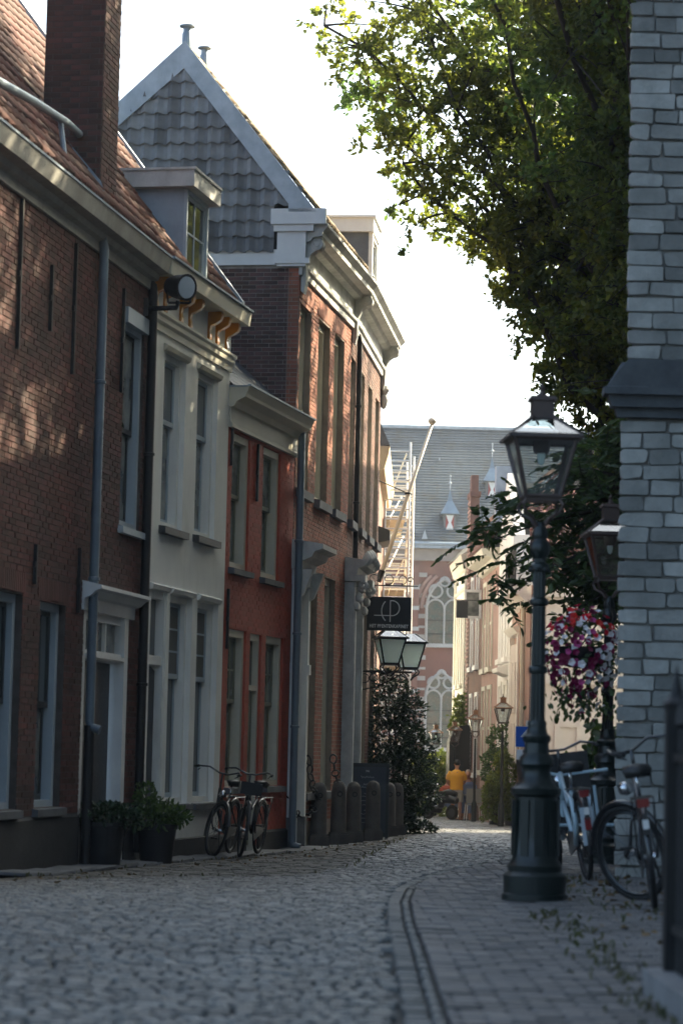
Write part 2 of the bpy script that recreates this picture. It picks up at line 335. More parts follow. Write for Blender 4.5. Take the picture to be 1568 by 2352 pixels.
# ================================================================== building kit (local frame: x along the front, -y to the street, z up)
def house(name,i,label,cat='house'):
    (x0,y0),(x1,y1)=CN[i],CN[i+1]; return empty(name,(x0,y0,0),math.atan2(y1-y0,x1-x0),label,cat),math.hypot(x1-x0,y1-y0)
def front(u,w,z): return (u,-w,z)
def side(u,w,z): return (-w,u,z)        # faces the camera end; u runs inward
def wall_cells(mb,u0,u1,z0,z1,ops,fn,th=.25,back=0):
    us=sorted({u0,u1,*[min(max(a,u0),u1) for o in ops for a in o[:2]]}); zs=sorted({z0,z1,*[min(max(a,z0),z1) for o in ops for a in o[2:4]]})
    for a,b in zip(us,us[1:]):
        for c,d in zip(zs,zs[1:]):
            m,n=(a+b)/2,(c+d)/2
            if b-a<1e-4 or d-c<1e-4 or any(o[0]<m<o[1] and o[2]<n<o[3] for o in ops): continue
            mb.hexa([fn(a,back,c),fn(b,back,c),fn(b,back-th,c),fn(a,back-th,c),fn(a,back,d),fn(b,back,d),fn(b,back-th,d),fn(a,back-th,d)])
def bricks(par,root,u0,u1,z0,z1,ops,fn,mat,n_ind=300,ch=.0625,bl=.215,proud=.006,uvis=None):
    full=[];rest=MB(); rnd=random.Random(int(u1*97+z1*13)); k=0; z=z0; uvis=u0 if uvis is None else uvis
    while z+ch*.6<z1:
        zc=z+ch/2; seg=[(u0,u1)]
        for o in ops:
            if o[2]-.01<zc<o[3]+.01:
                ns=[]
                for a,b in seg:
                    if o[1]<=a or o[0]>=b: ns.append((a,b)); continue
                    if o[0]-a>.02: ns.append((a,o[0]))
                    if b-o[1]>.02: ns.append((o[1],b))
                seg=ns
        for a,b in seg:
            p=math.floor(a/bl)*bl+(k%2)*bl/2-(bl if k%2 else 0)
            while p<b:
                q=p+bl; c,d=max(p,a),min(q,b)
                if d-c>.03:
                    w=proud+rnd.uniform(-.002,.003)
                    if d-c>bl-.001 and (c+d)/2>uvis: full.append(((c+d)/2,zc,w))
                    else: _bk(rest,c+.005,d-.005,z+.005,z+ch-.006,w,fn,rnd.random())
                p=q
        z+=ch; k+=1
    def key(t):
        p=root.matrix_basis@Vector(fn(t[0],0,t[1])); return (p-cam.location).length
    full.sort(key=key)
    ms=[]
    for i in range(10):
        m=MB(); o0=Vector(fn(0,0,0)); _bk(m,-bl/2+.005,bl/2-.005,-ch/2+.005,ch/2-.006,0,lambda u,w,z:tuple(Vector(fn(u,w,z))-o0),(i+.5)/10); ms.append(mk_mesh('brick',m.v,m.f,m.c,mat))
    for t in full[:n_ind]:
        inst(ms[rnd.randrange(10)],'brick',par,loc=fn(t[0],t[2],t[1]))
    for t in full[n_ind:]: _bk(rest,t[0]-bl/2+.005,t[0]+bl/2-.005,t[1]-ch/2+.005,t[1]+ch/2-.006,t[2],fn,rnd.random())
    if rest.v: rest.build('brickwork',mat,par,kind='stuff')
def _bk(mb,a,b,c,d,w,fn,v):
    g=.0015
    P=[fn(a,w,c),fn(b,w,c),fn(b,w,d),fn(a,w,d),fn(a-g,-.03,c-g),fn(b+g,-.03,c-g),fn(b+g,-.03,d+g),fn(a-g,-.03,d+g)]
    mb.add(P,[(0,1,2,3),(4,5,1,0),(5,6,2,1),(6,7,3,2),(7,4,0,3)],v)
def window(par,x0,x1,z0,z1,fm='white_paint',rec=.07,fw=.085,split=.5,top=(1,1),bot=(1,1),sm=None,sill='blue_stone',so=.07,sh=.09,sx=.06,gt='glass_dark',gb='glass_pale',head=None,deep=.09):
    sm=sm or fm
    w=MB(); y0,y1=rec,rec+.13+deep
    w.box(x0,x0+fw,y0,y1,z0,z1).box(x1-fw,x1,y0,y1,z0,z1).box(x0+fw,x1-fw,y0,y1,z1-fw,z1).box(x0+fw,x1-fw,y0,y1,z0,z0+fw*.8)
    if head: w.box(x0-.03,x1+.03,-.05,y0+.02,z1-.02,z1+head)
    o=w.build('window',fm,par)
    a,b=x0+fw,x1-fw; zb,zt=z0+fw*.8,z1-fw; zm=zb+(zt-zb)*split
    for lo,hi,yy,(nc,nr),gm in ((zm-.02,zt,y0+deep+.035,top,gt),(zb,zm+.02,y0+deep+.08,bot,gb)):
        if hi-lo<.1: continue
        s=MB(); st=.045
        s.box(a+.001,a+st,yy,yy+.04,lo,hi).box(b-st,b-.001,yy,yy+.04,lo,hi).box(a+st,b-st,yy,yy+.04,hi-st,hi-.001).box(a+st,b-st,yy-(.012 if yy<y0+deep+.05 else 0),yy+.04,lo,lo+.06)
        ia,ib,ic,idd=a+st,b-st,lo+.06,hi-st
        for i in range(1,nc): xx=ia+(ib-ia)*i/nc; s.box(xx-.012,xx+.012,yy+.004,yy+.036,ic,idd)
        for i in range(1,nr): zz=ic+(idd-ic)*i/nr; s.box(ia,ib,yy+.006,yy+.034,zz-.012,zz+.012)
        s.build('sash',sm,o)
        for i in range(nc):
            for j in range(nr):
                MB().box(ia+(ib-ia)*i/nc,ia+(ib-ia)*(i+1)/nc,yy+.016,yy+.022,ic+(idd-ic)*j/nr,ic+(idd-ic)*(j+1)/nr).build('pane',gm,o)
    if sill: MB().px([(-so,z0-sh),(-so,z0-.015),(rec+.02,z0+.004),(rec+.02,z0-sh)],x0-sx,x1+sx).build('sill',sill,o)
    return o
def moulding(par,name,prof,x0,x1,mat): return MB().px(prof,x0,x1).build(name,mat,par)
def drainpipe(par,x,z0,z1,mat='pipe_blue',r=.05,y=-.10,shoe=True,brk=(.3,.7)):
    m=MB(); pts=[(x,.0,z1+.05),(x,y*.8,z1),(x,y,z1-.12),(x,y,z0+.1)]
    if shoe: pts+=[(x,y-.02,z0+.03),(x,y-.12,z0)]
    m.tube(pts,r,10); o=m.build('drainpipe',mat,par,40)
    for t in brk:
        z=z0+(z1-z0)*t; MB().lathe([(r+.002,0),(r+.014,.005),(r+.014,.035),(r+.002,.04)],10,(x,y,z)).build('pipe_clip',mat,o,40)
    return o
def pantile(w=.235,l=.33,h=.035,sag=0):
    pr=[(0,.0),(.12,.018),(.28,h),(.45,.022),(.62,.002),(.8,-.006),(1,.0)]
    v=[];f=[]
    for j,(yy,up) in enumerate(((0,.016+sag*.8),(l,.0))):
        for a,b in pr: v.append((a*w*1.06,yy-(sag*(1-b/h) if j==0 else 0),b+up))
    for a,b in pr: v.append((a*w*1.06,-sag*(1-b/h)+.006,b-.012))
    n=len(pr); f=[(i,i+1,n+i+1,n+i) for i in range(n-1)]+[(2*n+i,2*n+i+1,i+1,i) for i in range(n-1)]
    return v,f
def tiles(par,root,org,U,V,w,l,nu,nv,keep,mat,n_ind=300,name='roof_tile',h=.035,sag=0):
    U=Vector(U).normalized();V=Vector(V).normalized();N=U.cross(V); org=Vector(org); pos=[]; rnd=random.Random(nu*7+nv)
    for j in range(nv):
        for i in range(nu):
            u,v=i*w,j*l
            if keep(u+w/2,v+l/2): pos.append(org+U*(u+rnd.uniform(-.006,.006))+V*(v+rnd.uniform(-.008,.008))+N*rnd.uniform(0,.008))
    B=Matrix((U,V,N)).transposed().to_4x4(); vv,ff=pantile(w,l*1.12,h,sag)
    pos.sort(key=lambda p:((root.matrix_basis@p)-cam.location).length)
    ms=[mk_mesh(name,vv,ff,[(k+.5)/9]*len(ff),mat,40 if sag else True) for k in range(9)]
    for p in pos[:n_ind]: inst(ms[rnd.randrange(9)],name,par,M=Matrix.Translation(p)@B)
    mb=MB()
    for p in pos[n_ind:]:
        M=Matrix.Translation(p)@B; mb.add([M@Vector(q) for q in vv],ff,rnd.random())
    if mb.v: mb.build(name+'_field',mat,par,40 if sag else True,kind='stuff')
def anchor(par,x,z0,z1): MB().box(x-.018,x+.018,-.045,-.01,z0,z1).box(x-.04,x+.04,-.04,-.012,(z0+z1)/2-.03,(z0+z1)/2+.03).build('wall_anchor','iron',par)
# ================================================================== house 1: dark brick
h,Lh=house('brick_house',0,'dark brown brick house with tall chimney and pale gutter at the left edge')
X0=-4.0
ops=[(.45,1.42,.34,2.47),(2.05,3.0,.34,2.46),(3.72,5.62,-.6,2.62),(5.1,6.02,3.5,5.86)]
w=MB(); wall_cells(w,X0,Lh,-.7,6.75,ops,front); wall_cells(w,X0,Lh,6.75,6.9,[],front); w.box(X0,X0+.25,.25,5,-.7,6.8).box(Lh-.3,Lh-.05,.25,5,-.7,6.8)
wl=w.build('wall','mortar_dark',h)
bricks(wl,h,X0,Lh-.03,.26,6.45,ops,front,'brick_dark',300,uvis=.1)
MB().px([(-.035,-.7),(-.035,.22),(0,.255),(.02,.255),(.02,-.7)],X0,3.70).px([(-.034,-.7),(-.034,.22),(0,.253),(.02,.253),(.02,-.7)],5.64,Lh-.02).build('plinth','plinth_dark',h)
moulding(h,'cornice',[(0,6.40),(-.04,6.40),(-.05,6.50),(-.11,6.52),(-.13,6.58),(-.24,6.60),(-.25,6.64),(-.28,6.78),(-.25,6.79),(-.24,6.70),(-.05,6.70),(0,6.74)],X0,Lh-.005,'stone_dull')
MB().box(X0,Lh-.01,-.29,-.255,6.775,6.80).build('gutter_edge','zinc',h)
window(h,.45,1.42,.34,2.47,'greyblue_paint',deep=.03,sm='dark_paint',sill='blue_stone',gb='glass_pale')
window(h,2.05,3.0,.34,2.46,'greyblue_paint',deep=.03,sm='dark_paint',sill='blue_stone',gb='glass_pale')
window(h,5.1,6.02,3.5,5.86,'greyblue_paint',deep=.03,sm='dark_paint',sill='greyblue_paint',head=.16,split=.48,rec=.03,gt='glass_pale')
# soldier-course lintels
for a,b,z in ((.35,1.52,2.48),(1.95,3.1,2.47)):
    k=a
    while k<b-.03:
        MB().box(k+.004,k+.058,-.012,.02,z+.01,z+.22,R.random()).build('brick','brick_dark',wl); k+=.0635
d=MB().box(3.80,5.40,.13,.17,-.30,1.92).build('door','door_dark',h)
for a,b in ((.0,.85),(1.0,1.75)):
    for c in (3.95,4.72): MB().box(c,c+.55,.115,.135,a-.05,b).build('door_panel','door_dark',d)
MB().lathe([(.012,0),(.03,.01),(.03,.03),(.01,.045)],10,(0,0,0)).xf(Matrix.Translation((4.55,.13,.55))@Matrix.Rotation(rad(90),4,'X')).build('door_knob','chrome',d,True)
f=MB().box(3.72,3.84,.0,.2,-.4,2.62).box(5.46,5.62,-.02,.2,-.4,2.62).box(3.84,5.46,.02,.2,1.93,2.03).box(3.84,5.46,.03,.2,2.36,2.62)
f.box(4.33,4.38,.06,.16,2.03,2.36).box(4.88,4.93,.06,.16,2.03,2.36).box(3.84,5.46,-.03,.05,1.95,1.99).build('door_frame','white_paint',h)
for a,b in ((3.84,4.33),(4.38,4.88),(4.93,5.46)): MB().box(a,b,.10,.11,2.03,2.36).build('pane','glass_pale',d)
moulding(h,'door_hood',[(0,2.45),(-.03,2.45),(-.035,2.58),(-.10,2.60),(-.16,2.66),(-.22,2.68),(-.22,2.72),(0,2.77)],3.62,5.85,'white_paint')
drainpipe(h,3.74,1.15,6.55,'pipe_blue',.052)
MB().tube([(3.74,-.10,1.2),(3.74,-.10,-.32)],.058,10).build('drainpipe','iron',h,40)
drainpipe(h,Lh-.06,-.35,6.45,'iron',.055,y=-.07,shoe=False)
for x,a,b in ((.88,4.87,6.38),(2.0,5.23,5.92),(2.88,4.91,6.32),(1.75,2.6,3.0),(3.4,2.4,3.1),(4.93,5.0,6.2)): anchor(h,x,a,b)
# roof, 52 degrees, shared plane with the white house
SL=1.30; V52=(0,1/math.hypot(1,SL),SL/math.hypot(1,SL))
rf=MB().add([(X0,-.1,6.86),(Lh+.05,-.1,6.86),(Lh+.05,3.6,6.86+3.7*SL),(X0,3.6,6.86+3.7*SL),(X0,7.3,6.86),(Lh+.05,7.3,6.86)],[(0,1,2,3),(3,2,5,4),(0,3,4),(1,5,2)]).build('roof','plinth_dark',h)
tiles(rf,h,(X0,-.14,6.90),(1,0,0),V52,.235,.30,44,20,lambda u,v:True,'tile_red',300)
# chimney standing on the eaves
cx0,cx1,cy0,cy1,cz0,cz1=4.05,4.75,.06,.74,6.9,10.6
ch=MB().box(cx0,cx1,cy0,cy1,cz0,cz1).build('chimney','mortar_dark',h)
bricks(ch,h,cy0,cy1,cz0,cz1,[],lambda u,w,z:(cx0-w,u,z),'brick_dark',170)
bricks(ch,h,cx0,cx1,cz0,cz1,[],lambda u,w,z:(u,cy0-w,z),'brick_dark',120)
MB().box(cx0-.04,cx1+.04,cy0-.04,cy1+.04,10.6,10.75).build('chimney_cap','grey_stone',h)
MB().add([(cx0-.02,cy0-.12,6.95),(cx0-.02,cy1+.05,7.85),(cx0-.02,cy1+.05,8.12),(cx0-.02,cy0-.02,7.25)],[(0,1,2,3)]).add([(cx0-.14,cy1-.3,7.65),(cx0-.02,cy1-.3,7.65),(cx0-.02,cy1+.1,8.2),(cx0-.14,cy1+.1,8.1)],[(0,1,2,3)]).build('flashing','zinc',h)
MB().tube([(-1.0,-.02,7.25),(1.2,.0,7.45),(3.2,.22,7.72),(4.0,.3,7.78)],.045,10).tube([(2.9,.2,7.66),(2.9,.1,7.0)],.03,8).build('vent_pipe','zinc',h,40)
# ================================================================== house 2: white stucco
h,Lh=house('white_house',1,'narrow white stucco house with ochre gutter brackets and a zinc dormer')
gz=2.86
ops=[(.72,1.70,3.66,5.80),(2.28,3.28,3.68,5.80),(.38,1.12,-.5,gz),(1.27,2.30,.29,gz),(2.56,3.60,.29,gz)]
w=MB(); wall_cells(w,0,Lh,-.8,6.75,ops,front,back=.012); w.box(Lh-.3,Lh-.02,.25,5,-.8,6.8); w.build('wall','stucco',h)
MB().px([(-.03,-.8),(-.03,-.16),(-.01,-.14),(.02,-.14),(.02,-.8)],0.02,.36).px([(-.03,-.8),(-.03,-.16),(-.01,-.14),(.02,-.14),(.02,-.8)],1.14,Lh-.01).build('plinth','plinth_dark',h)
for a,b,c in ((.72,1.70,3.66),(2.28,3.28,3.68)):
    o=window(h,a,b,c,5.80,'stucco',deep=.025,sm='greyblue_paint',sill='dark_paint',split=.62,rec=.05,so=.1,sh=.1)
    MB().px([(-.012,5.78),(-.05,5.80),(-.07,5.85),(-.012,5.88)],a-.06,b+.06).build('window_hood','cream_paint',o)
for a,b in ((1.27,2.30),(2.56,3.60)):
    o=window(h,a,b,.29,gz,'stucco',deep=.025,sm='greyblue_paint',sill='blue_stone',split=.62,top=(1,3),rec=.06,gt='blind',gb='glass_dark',so=.08)
    MB().px([(-.012,gz),(-.05,gz+.01),(-.07,gz+.06),(-.012,gz+.09)],a-.03,b+.03).build('window_hood','stucco',o)
d=MB().box(.46,1.06,.10,.14,-.35,1.82).build('door','dark_paint',h)
MB().py([(.46,1.82),(1.06,1.82),(1.06,1.9),(.9,1.95),(.76,1.965),(.6,1.95),(.46,1.9)],.10,.14).build('door_arch','dark_paint',d)
MB().box(.50,.56,.07,.10,.0,.28).tube([(.53,.07,.2),(.53,.02,.2),(.62,.02,.2)],.012,6).build('door_handle','iron',d)
MB().box(.38,.46,.0,.2,-.5,gz).box(1.06,1.12,.0,.2,-.5,gz).box(.46,1.06,.02,.2,1.97,2.08).box(.46,1.06,.02,.2,gz-.09,gz).build('door_frame','stucco',h)
MB().box(.46,1.06,.11,.12,2.08,gz-.09).build('fanlight','glass_dark',d)
MB().px([(-.012,gz),(-.05,gz+.01),(-.07,gz+.06),(-.012,gz+.09)],.35,1.15).build('door_hood','stucco',h)
MB().box(.16,.20,-.03,-.005,.75,1.2).build('name_plate','dark_paint',h)
moulding(h,'moulding',[(-.01,5.98),(-.04,5.98),(-.045,6.06),(-.08,6.09),(-.085,6.14),(-.11,6.17),(-.11,6.20),(-.01,6.23)],.02,Lh-.005,'cream_paint')
moulding(h,'fascia',[(-.01,6.60),(-.27,6.60),(-.29,6.78),(-.26,6.785),(-.01,6.72)],-.02,Lh-.005,'cream_paint')
MB().box(-.02,Lh-.006,-.32,-.27,6.785,6.81).build('gutter_edge','zinc',h)
pr=[(-.01,6.20),(-.035,6.2),(-.05,6.28),(-.035,6.36),(-.05,6.42),(-.12,6.45),(-.18,6.49),(-.20,6.55),(-.19,6.6),(-.01,6.6)]
for x in (.22,.62,1.35,1.78,2.72,3.12,3.62): MB().px([(y,z-.002) for y,z in pr],x-.05,x+.05).build('bracket','ochre',h)
rf=MB().add([(0,-.1,6.86),(Lh,-.1,6.86),(Lh,3.6,6.86+3.7*SL),(0,3.6,6.86+3.7*SL),(0,7.3,6.86),(Lh,7.3,6.86)],[(0,1,2,3),(3,2,5,4),(0,3,4),(1,5,2)]).build('roof','plinth_dark',h)
dm0,dm1=1.5,2.55
tiles(rf,h,(0,-.14,6.88),(1,0,0),V52,.235,.30,16,20,lambda u,v:not(dm0-.05<u<dm1+.05 and v<1.45),'tile_red',300)
MB().px([(-.16,6.72),(-.16,6.95),(3.62,6.95+3.78*SL),(3.62,6.72+3.78*SL)],Lh-.03,Lh+.10).build('verge_board','zinc',h)
dr=MB().add([(dm0,.02,6.86),(dm0,.02,7.97),(dm0,.80,7.97),(dm1,.02,6.86),(dm1,.02,7.97),(dm1,.80,7.97)],[(0,1,2),(3,5,4),(1,4,5,2)]).build('dormer','zinc',h)
window(h,dm0+.005,dm1-.005,6.93,7.96,'greyblue_paint',rec=-.02,fw=.05,deep=0,split=.02,top=(2,2),sill=None,gt='glass_dark')
MB().box(dm0-.13,dm1+.13,-.14,.95,7.97,8.18).box(dm0-.15,dm1+.15,-.16,.97,8.18,8.21).build('dormer_cap','stone_paint',dr)
# ================================================================== house 3: red painted brick
h,Lh=house('red_house',2,'low red painted brick house with cream frieze between white and tall brick houses')
ops=[(.25,1.17,3.40,5.22),(1.88,2.85,3.38,5.22),(.30,1.20,.47,2.58),(1.42,2.02,-.5,2.57),(2.28,3.24,.47,2.58)]
w=MB(); wall_cells(w,0,Lh-.02,-.8,5.6,ops,front); wl=w.build('wall','red_paint',h)
bricks(wl,h,.0,Lh-.03,-.15,5.28,ops,front,'red_paint',300,proud=.004)
MB().px([(-.03,-.8),(-.03,-.18),(.0,-.15),(.02,-.15),(.02,-.8)],0.02,1.40).px([(-.03,-.8),(-.03,-.18),(.0,-.15),(.02,-.15),(.02,-.8)],2.04,Lh-.03).build('plinth','plinth_dark',h)
for a,b,c in ((.25,1.17,3.40),(1.88,2.85,3.38)): window(h,a,b,c,5.22,'cream_paint',deep=.05,sm='olive_paint',sill='blue_stone',split=.55,rec=.03,fw=.1,so=.09,gt='glass_pale')
for a,b in ((.30,1.20),(2.28,3.24)): window(h,a,b,.47,2.58,'cream_paint',deep=.05,sm='olive_paint',sill='blue_stone',split=.55,top=(3,2),rec=.03,fw=.1,gt='glass_pale',so=.09)
d=MB().box(1.50,1.96,.10,.14,-.35,1.78).build('door','olive_paint',h)
MB().box(1.56,1.90,.085,.102,.2,.8).box(1.56,1.90,.085,.102,.95,1.65).build('door_panel','olive_paint',d)
MB().box(1.42,1.50,.03,.2,-.5,2.57).box(1.96,2.02,.03,.2,-.5,2.57).box(1.50,1.96,.03,.2,1.79,1.86).box(1.50,1.96,.03,.2,2.48,2.57).build('door_frame','cream_paint',h)
MB().box(1.50,1.96,.11,.12,1.86,2.48).build('fanlight','glass_dark',d)
moulding(h,'frieze',[(-.005,5.26),(-.06,5.26),(-.06,5.31),(-.035,5.33),(-.035,5.52),(-.06,5.54),(-.005,5.56)],.02,Lh-.02,'cream_paint')
moulding(h,'cornice',[(-.005,5.53),(-.08,5.53),(-.12,5.60),(-.24,5.66),(-.25,5.70),(-.30,5.80),(-.005,5.80)],-.02,Lh-.05,'cream_paint')
MB().box(-.03,Lh-.04,-.32,-.27,5.80,5.825).box(-.03,Lh-.04,-.27,.1,5.79,5.81).build('gutter_edge','zinc',h)
rf=MB().add([(0,-.05,5.80),(Lh-.01,-.05,5.80),(Lh-.01,1.6,7.28),(0,1.6,7.28)],[(0,1,2,3)]).build('roof','slate',h)
sm_=MB().box(-.085,.085,0,.27,0,.008); 
for k in range(300):
    i,j=k%24,k//24; u=.08+i*.155+(j%2)*.075; v=j*.14
    if u<Lh-.1: inst(bpy.data.meshes.get('roof_slate_a') or (lambda m:(setattr(m,'name','roof_slate_a'),m)[1])(mk_mesh('s',sm_.v,sm_.f,sm_.c,'slate')),'roof_slate',rf,M=Matrix.Translation((u,-.06+v*.744,5.82+v*.668+R.uniform(0,.004)))@Matrix.Rotation(math.atan2(.668,.744)-.02,4,'X'))
drainpipe(h,Lh-.10,-.42,5.72,'pipe_blue',.055,y=-.12,brk=(.28,.5,.72))
for x,a,b in ((.14,4.75,5.25),(1.5,4.4,5.2),(.16,2.3,3.1)): anchor(h,x,a,b)
# ================================================================== house 4: tall brick house with tile-hung gable
h,Lh=house('gable_house',3,'tall warm brick house with grey tile-hung gable and heavy white cornice')
ops=[(.14,1.05,4.84,7.60),(1.70,2.74,4.82,7.63),(3.20,4.14,4.82,7.64),(.02,1.02,-.6,3.62),(1.27,2.14,.35,3.68),(2.78,3.78,.35,3.70)]
w=MB(); wall_cells(w,.0,Lh,-.8,8.1,ops,front,th=.3); w.hexa([(0,.3,-.8),(.3,.3,-.8),(.3,4.4,-.8),(0,4.4,-.8),(0,.3,8.4),(.3,.3,8.4),(.3,4.4,8.4),(0,4.4,8.4)]); wl=w.build('wall','mortar_warm',h)
bricks(wl,h,.0,Lh,-.1,7.98,ops,front,'brick_warm',300)
gw=MB().box(-.012,.0,.0,4.3,5.5,8.15).build('gable_wall','mortar_pale',h)
bricks(gw,h,.0,.16,5.9,8.12,[],lambda u,w,z:(-.012-w,u,z),'brick_warm',0)
bricks(gw,h,.16,2.6,5.9,8.12,[],lambda u,w,z:(-.012-w,u,z),'brick_old',300)
for a,b,c,t in ((.14,1.05,4.84,7.60),(1.70,2.74,4.82,7.63),(3.20,4.14,4.82,7.64)): window(h,a,b,c,t,'cream_paint',deep=.06,sm='white_paint',sill='blue_stone',split=.55,rec=.09,fw=.1,so=.10,sh=.14,gt='glass_dark')
for a,b,t in ((1.27,2.14,3.68),(2.78,3.78,3.70)): window(h,a,b,.35,t,'cream_paint',deep=.06,sm='white_paint',sill='blue_stone',split=.56,rec=.09,fw=.1,so=.09,sh=.12,gt='glass_dark')
for x in (.6,2.22,3.67):   # flat brick arches over the upper windows
    k=-.62
    while k<.6: MB().box(x+k+.004,x+k+.058,-.012,.02,7.67,7.9,R.random()).build('brick','brick_warm',wl); k+=.0635
d=MB().box(.14,.90,.22,.26,-.45,2.15).build('door','greyblue_paint',h)
MB().box(.22,.82,.205,.222,.0,.8).box(.22,.82,.205,.222,.95,1.95).build('door_panel','greyblue_paint',d)
MB().lathe([(.01,0),(.03,.01),(.03,.03),(.01,.045)],10).xf(Matrix.Translation((.78,.21,.55))@Matrix.Rotation(rad(90),4,'X')).build('door_knob','copper',d,True)
MB().box(.14,.90,.22,.23,2.3,3.45).build('fanlight','glass_dark',d)
MB().box(.02,.14,-.10,.28,-.5,3.40).box(.90,1.02,-.10,.28,-.5,3.40).box(.14,.90,.05,.28,2.15,2.30).box(.0,1.04,-.12,.28,3.40,3.62).box(-.01,.15,-.13,.0,2.1,2.25).box(.89,1.03,-.13,0,2.1,2.25).build('door_surround','white_paint',h)
moulding(h,'door_hood',[(0,3.62),(-.14,3.62),(-.16,3.74),(-.30,3.80),(-.34,3.88),(-.46,3.92),(-.46,3.99),(0,4.06)],-.08,1.16,'stone_paint')
for x in (.02,.92): MB().px([(-.10,3.2),(-.16,3.25),(-.26,3.5),(-.30,3.62),(-.10,3.62)],x,x+.12).build('bracket','stone_paint',h)
for x in (.02,.90): MB().box(x-.01,x+.13,-.12,.0,-.6,.0).build('pilaster_foot','grey_stone',h)
CPR=[(0,7.98),(-.05,7.98),(-.055,8.08),(-.09,8.10),(-.10,8.14),(-.05,8.16),(-.05,8.46),(-.16,8.48),(-.20,8.54),(-.34,8.56),(-.345,8.62),(-.42,8.70),(-.42,8.75),(0,8.78)]
moulding(h,'cornice',CPR,-.06,Lh+.02,'stone_paint')
def console(par,x):
    o=MB().px([(-.02,7.75),(-.06,7.72),(-.09,7.85),(-.10,8.15),(-.16,8.30),(-.30,8.40),(-.32,8.56),(-.02,8.56)],x-.10,x+.10).build('console','stone_paint',par)
    MB().lathe([(.0,-.12),(.04,-.125),(.05,-.11),(.085,-.11),(.095,-.10),(.095,.10),(.085,.11),(.05,.11),(.04,.125),(0,.12)],14).xf(Matrix.Translation((x,-.25,8.45))@Matrix.Rotation(rad(90),4,'Y')).build('scroll','stone_paint',o,40)
console(h,.12)
# block where the cornice turns the corner
MB().box(-.10,-.062,-.10,.33,8.10,8.62).box(-.12,-.062,-.16,.36,8.14,8.22).box(-.14,-.062,-.22,.38,8.62,8.72).box(-.17,-.062,-.40,.42,8.72,8.95).build('cornice_return','white_paint',h)
MB().box(-.055,-.014,.33,2.7,8.13,8.36).build('gable_board','white_paint',h)
# tile-hung gable
GP=[(-.05,8.8),(1.8,11.38),(4.6,8.86),(4.6,8.3),(-.05,8.3)]
g=MB().add([(-.012,a,b) for a,b in GP]+[(.06,a,b) for a,b in GP],[(0,1,2,3,4),(9,8,7,6,5)]+[(i,(i+1)%5,5+(i+1)%5,5+i) for i in range(5)]).build('gable','plinth_dark',h)
def ing(u,v):
    y,z=4.5-u,8.34+v
    return z<8.98+(y+.2)*1.245-.12 and z<11.45-(y-1.8)*.9-.12 and y>-.02 and not(y<.30 and z<8.95)
tiles(g,h,(-.03,4.5,8.34),(0,-1,0),(-.03,0,1),.205,.235,23,13,ing,'tile_grey',300,'gable_tile',.034,.03)
VG=[(-.26,8.90),(1.80,11.52),(4.7,8.86),(4.7,8.56),(1.80,11.10),(.16,9.02),(.16,8.90)]
MB().add([(-.17,p,q) for p,q in VG]+[(-.115,p,q) for p,q in VG],[(0,1,4,5,6),(1,2,3,4),(13,12,11,8,7),(11,10,9,8)]+[(i,(i+1)%7,7+(i+1)%7,7+i) for i in range(7)]).build('verge_board','lead',h)
MB().add([(-.12,-.26,8.90),(-.12,1.8,11.52),(.0,1.8,11.52),(.0,-.26,8.90),(-.12,4.7,8.86),(0,4.7,8.86)],[(0,1,2,3),(1,4,5,2)]).build('verge_soffit','lead',h)
rr=MB().add([(-.03,-.26,8.92),(Lh,-.26,8.92),(Lh,1.8,11.48),(-.03,1.8,11.48)],[(0,1,2,3)]).add([(-.03,1.8,11.48),(Lh,1.8,11.48),(Lh,4.7,8.86),(-.03,4.7,8.86)],[(0,1,2,3)]).build('roof','plinth_dark',h)
tiles(rr,h,(0,-.24,8.95),(1,0,0),(0,.63,.78),.235,.30,21,11,lambda u,v:True,'tile_brown',200)
for x,s in ((-.02,1),(1.2,.9)):
    MB().lathe([(.075*s,0),(.075*s,.22),(.06*s,.24),(.06*s,.30),(.12*s,.32),(.12*s,.34),(.02,.36)],10,(x,1.8,11.45)).build('roof_vent','zinc',h,40)
# ================================================================== house 5: brown brick house with restaurant
h5,L5=house('restaurant_house',4,'brown brick house with carved doorway and black hanging sign at the bend')
h=h5; Lh=5.75
ops=[(.02,.72,4.80,7.53),(1.66,2.42,4.80,7.52),(3.14,3.95,4.80,7.50),(4.62,5.4,4.80,7.48),(.35,1.15,-.6,3.4),(1.75,2.6,.3,3.5),(3.2,4.0,.3,3.5),(4.6,5.4,.3,3.5)]
w=MB(); wall_cells(w,.0,Lh,-.9,8.1,ops,front,th=.3); w.box(Lh-.3,Lh,.3,6,-.9,8.6); wl=w.build('wall','mortar_warm',h)
bricks(wl,h,.0,Lh,-.1,7.95,ops,front,'brick_brown',300)
for o in ops[:4]: window(h,*o,'white_paint',deep=.05,sm='white_paint',sill='blue_stone',split=.55,rec=.08,fw=.09,so=.10,sh=.14)
for o in ops[5:]: window(h,*o,'cream_paint',deep=.05,sm='white_paint',sill='blue_stone',split=.55,rec=.08,fw=.09,so=.09,sh=.12)
moulding(h,'cornice',CPR,0.02,Lh+.25,'stone_paint'); console(h,.1); console(h,Lh-.12)
MB().lathe([(.01,-.32),(.05,-.28),(.09,-.15),(.06,-.05),(.11,.05),(.09,.12),(.02,.15)],10,(Lh-.05,-.06,7.70)).build('cornice_ornament','stone_paint',h,40)
d=MB().box(.45,1.05,.12,.16,-.6,2.2).build('door','dark_paint',h); MB().box(.45,1.05,.12,.13,2.3,3.3).build('fanlight','glass_dark',d)
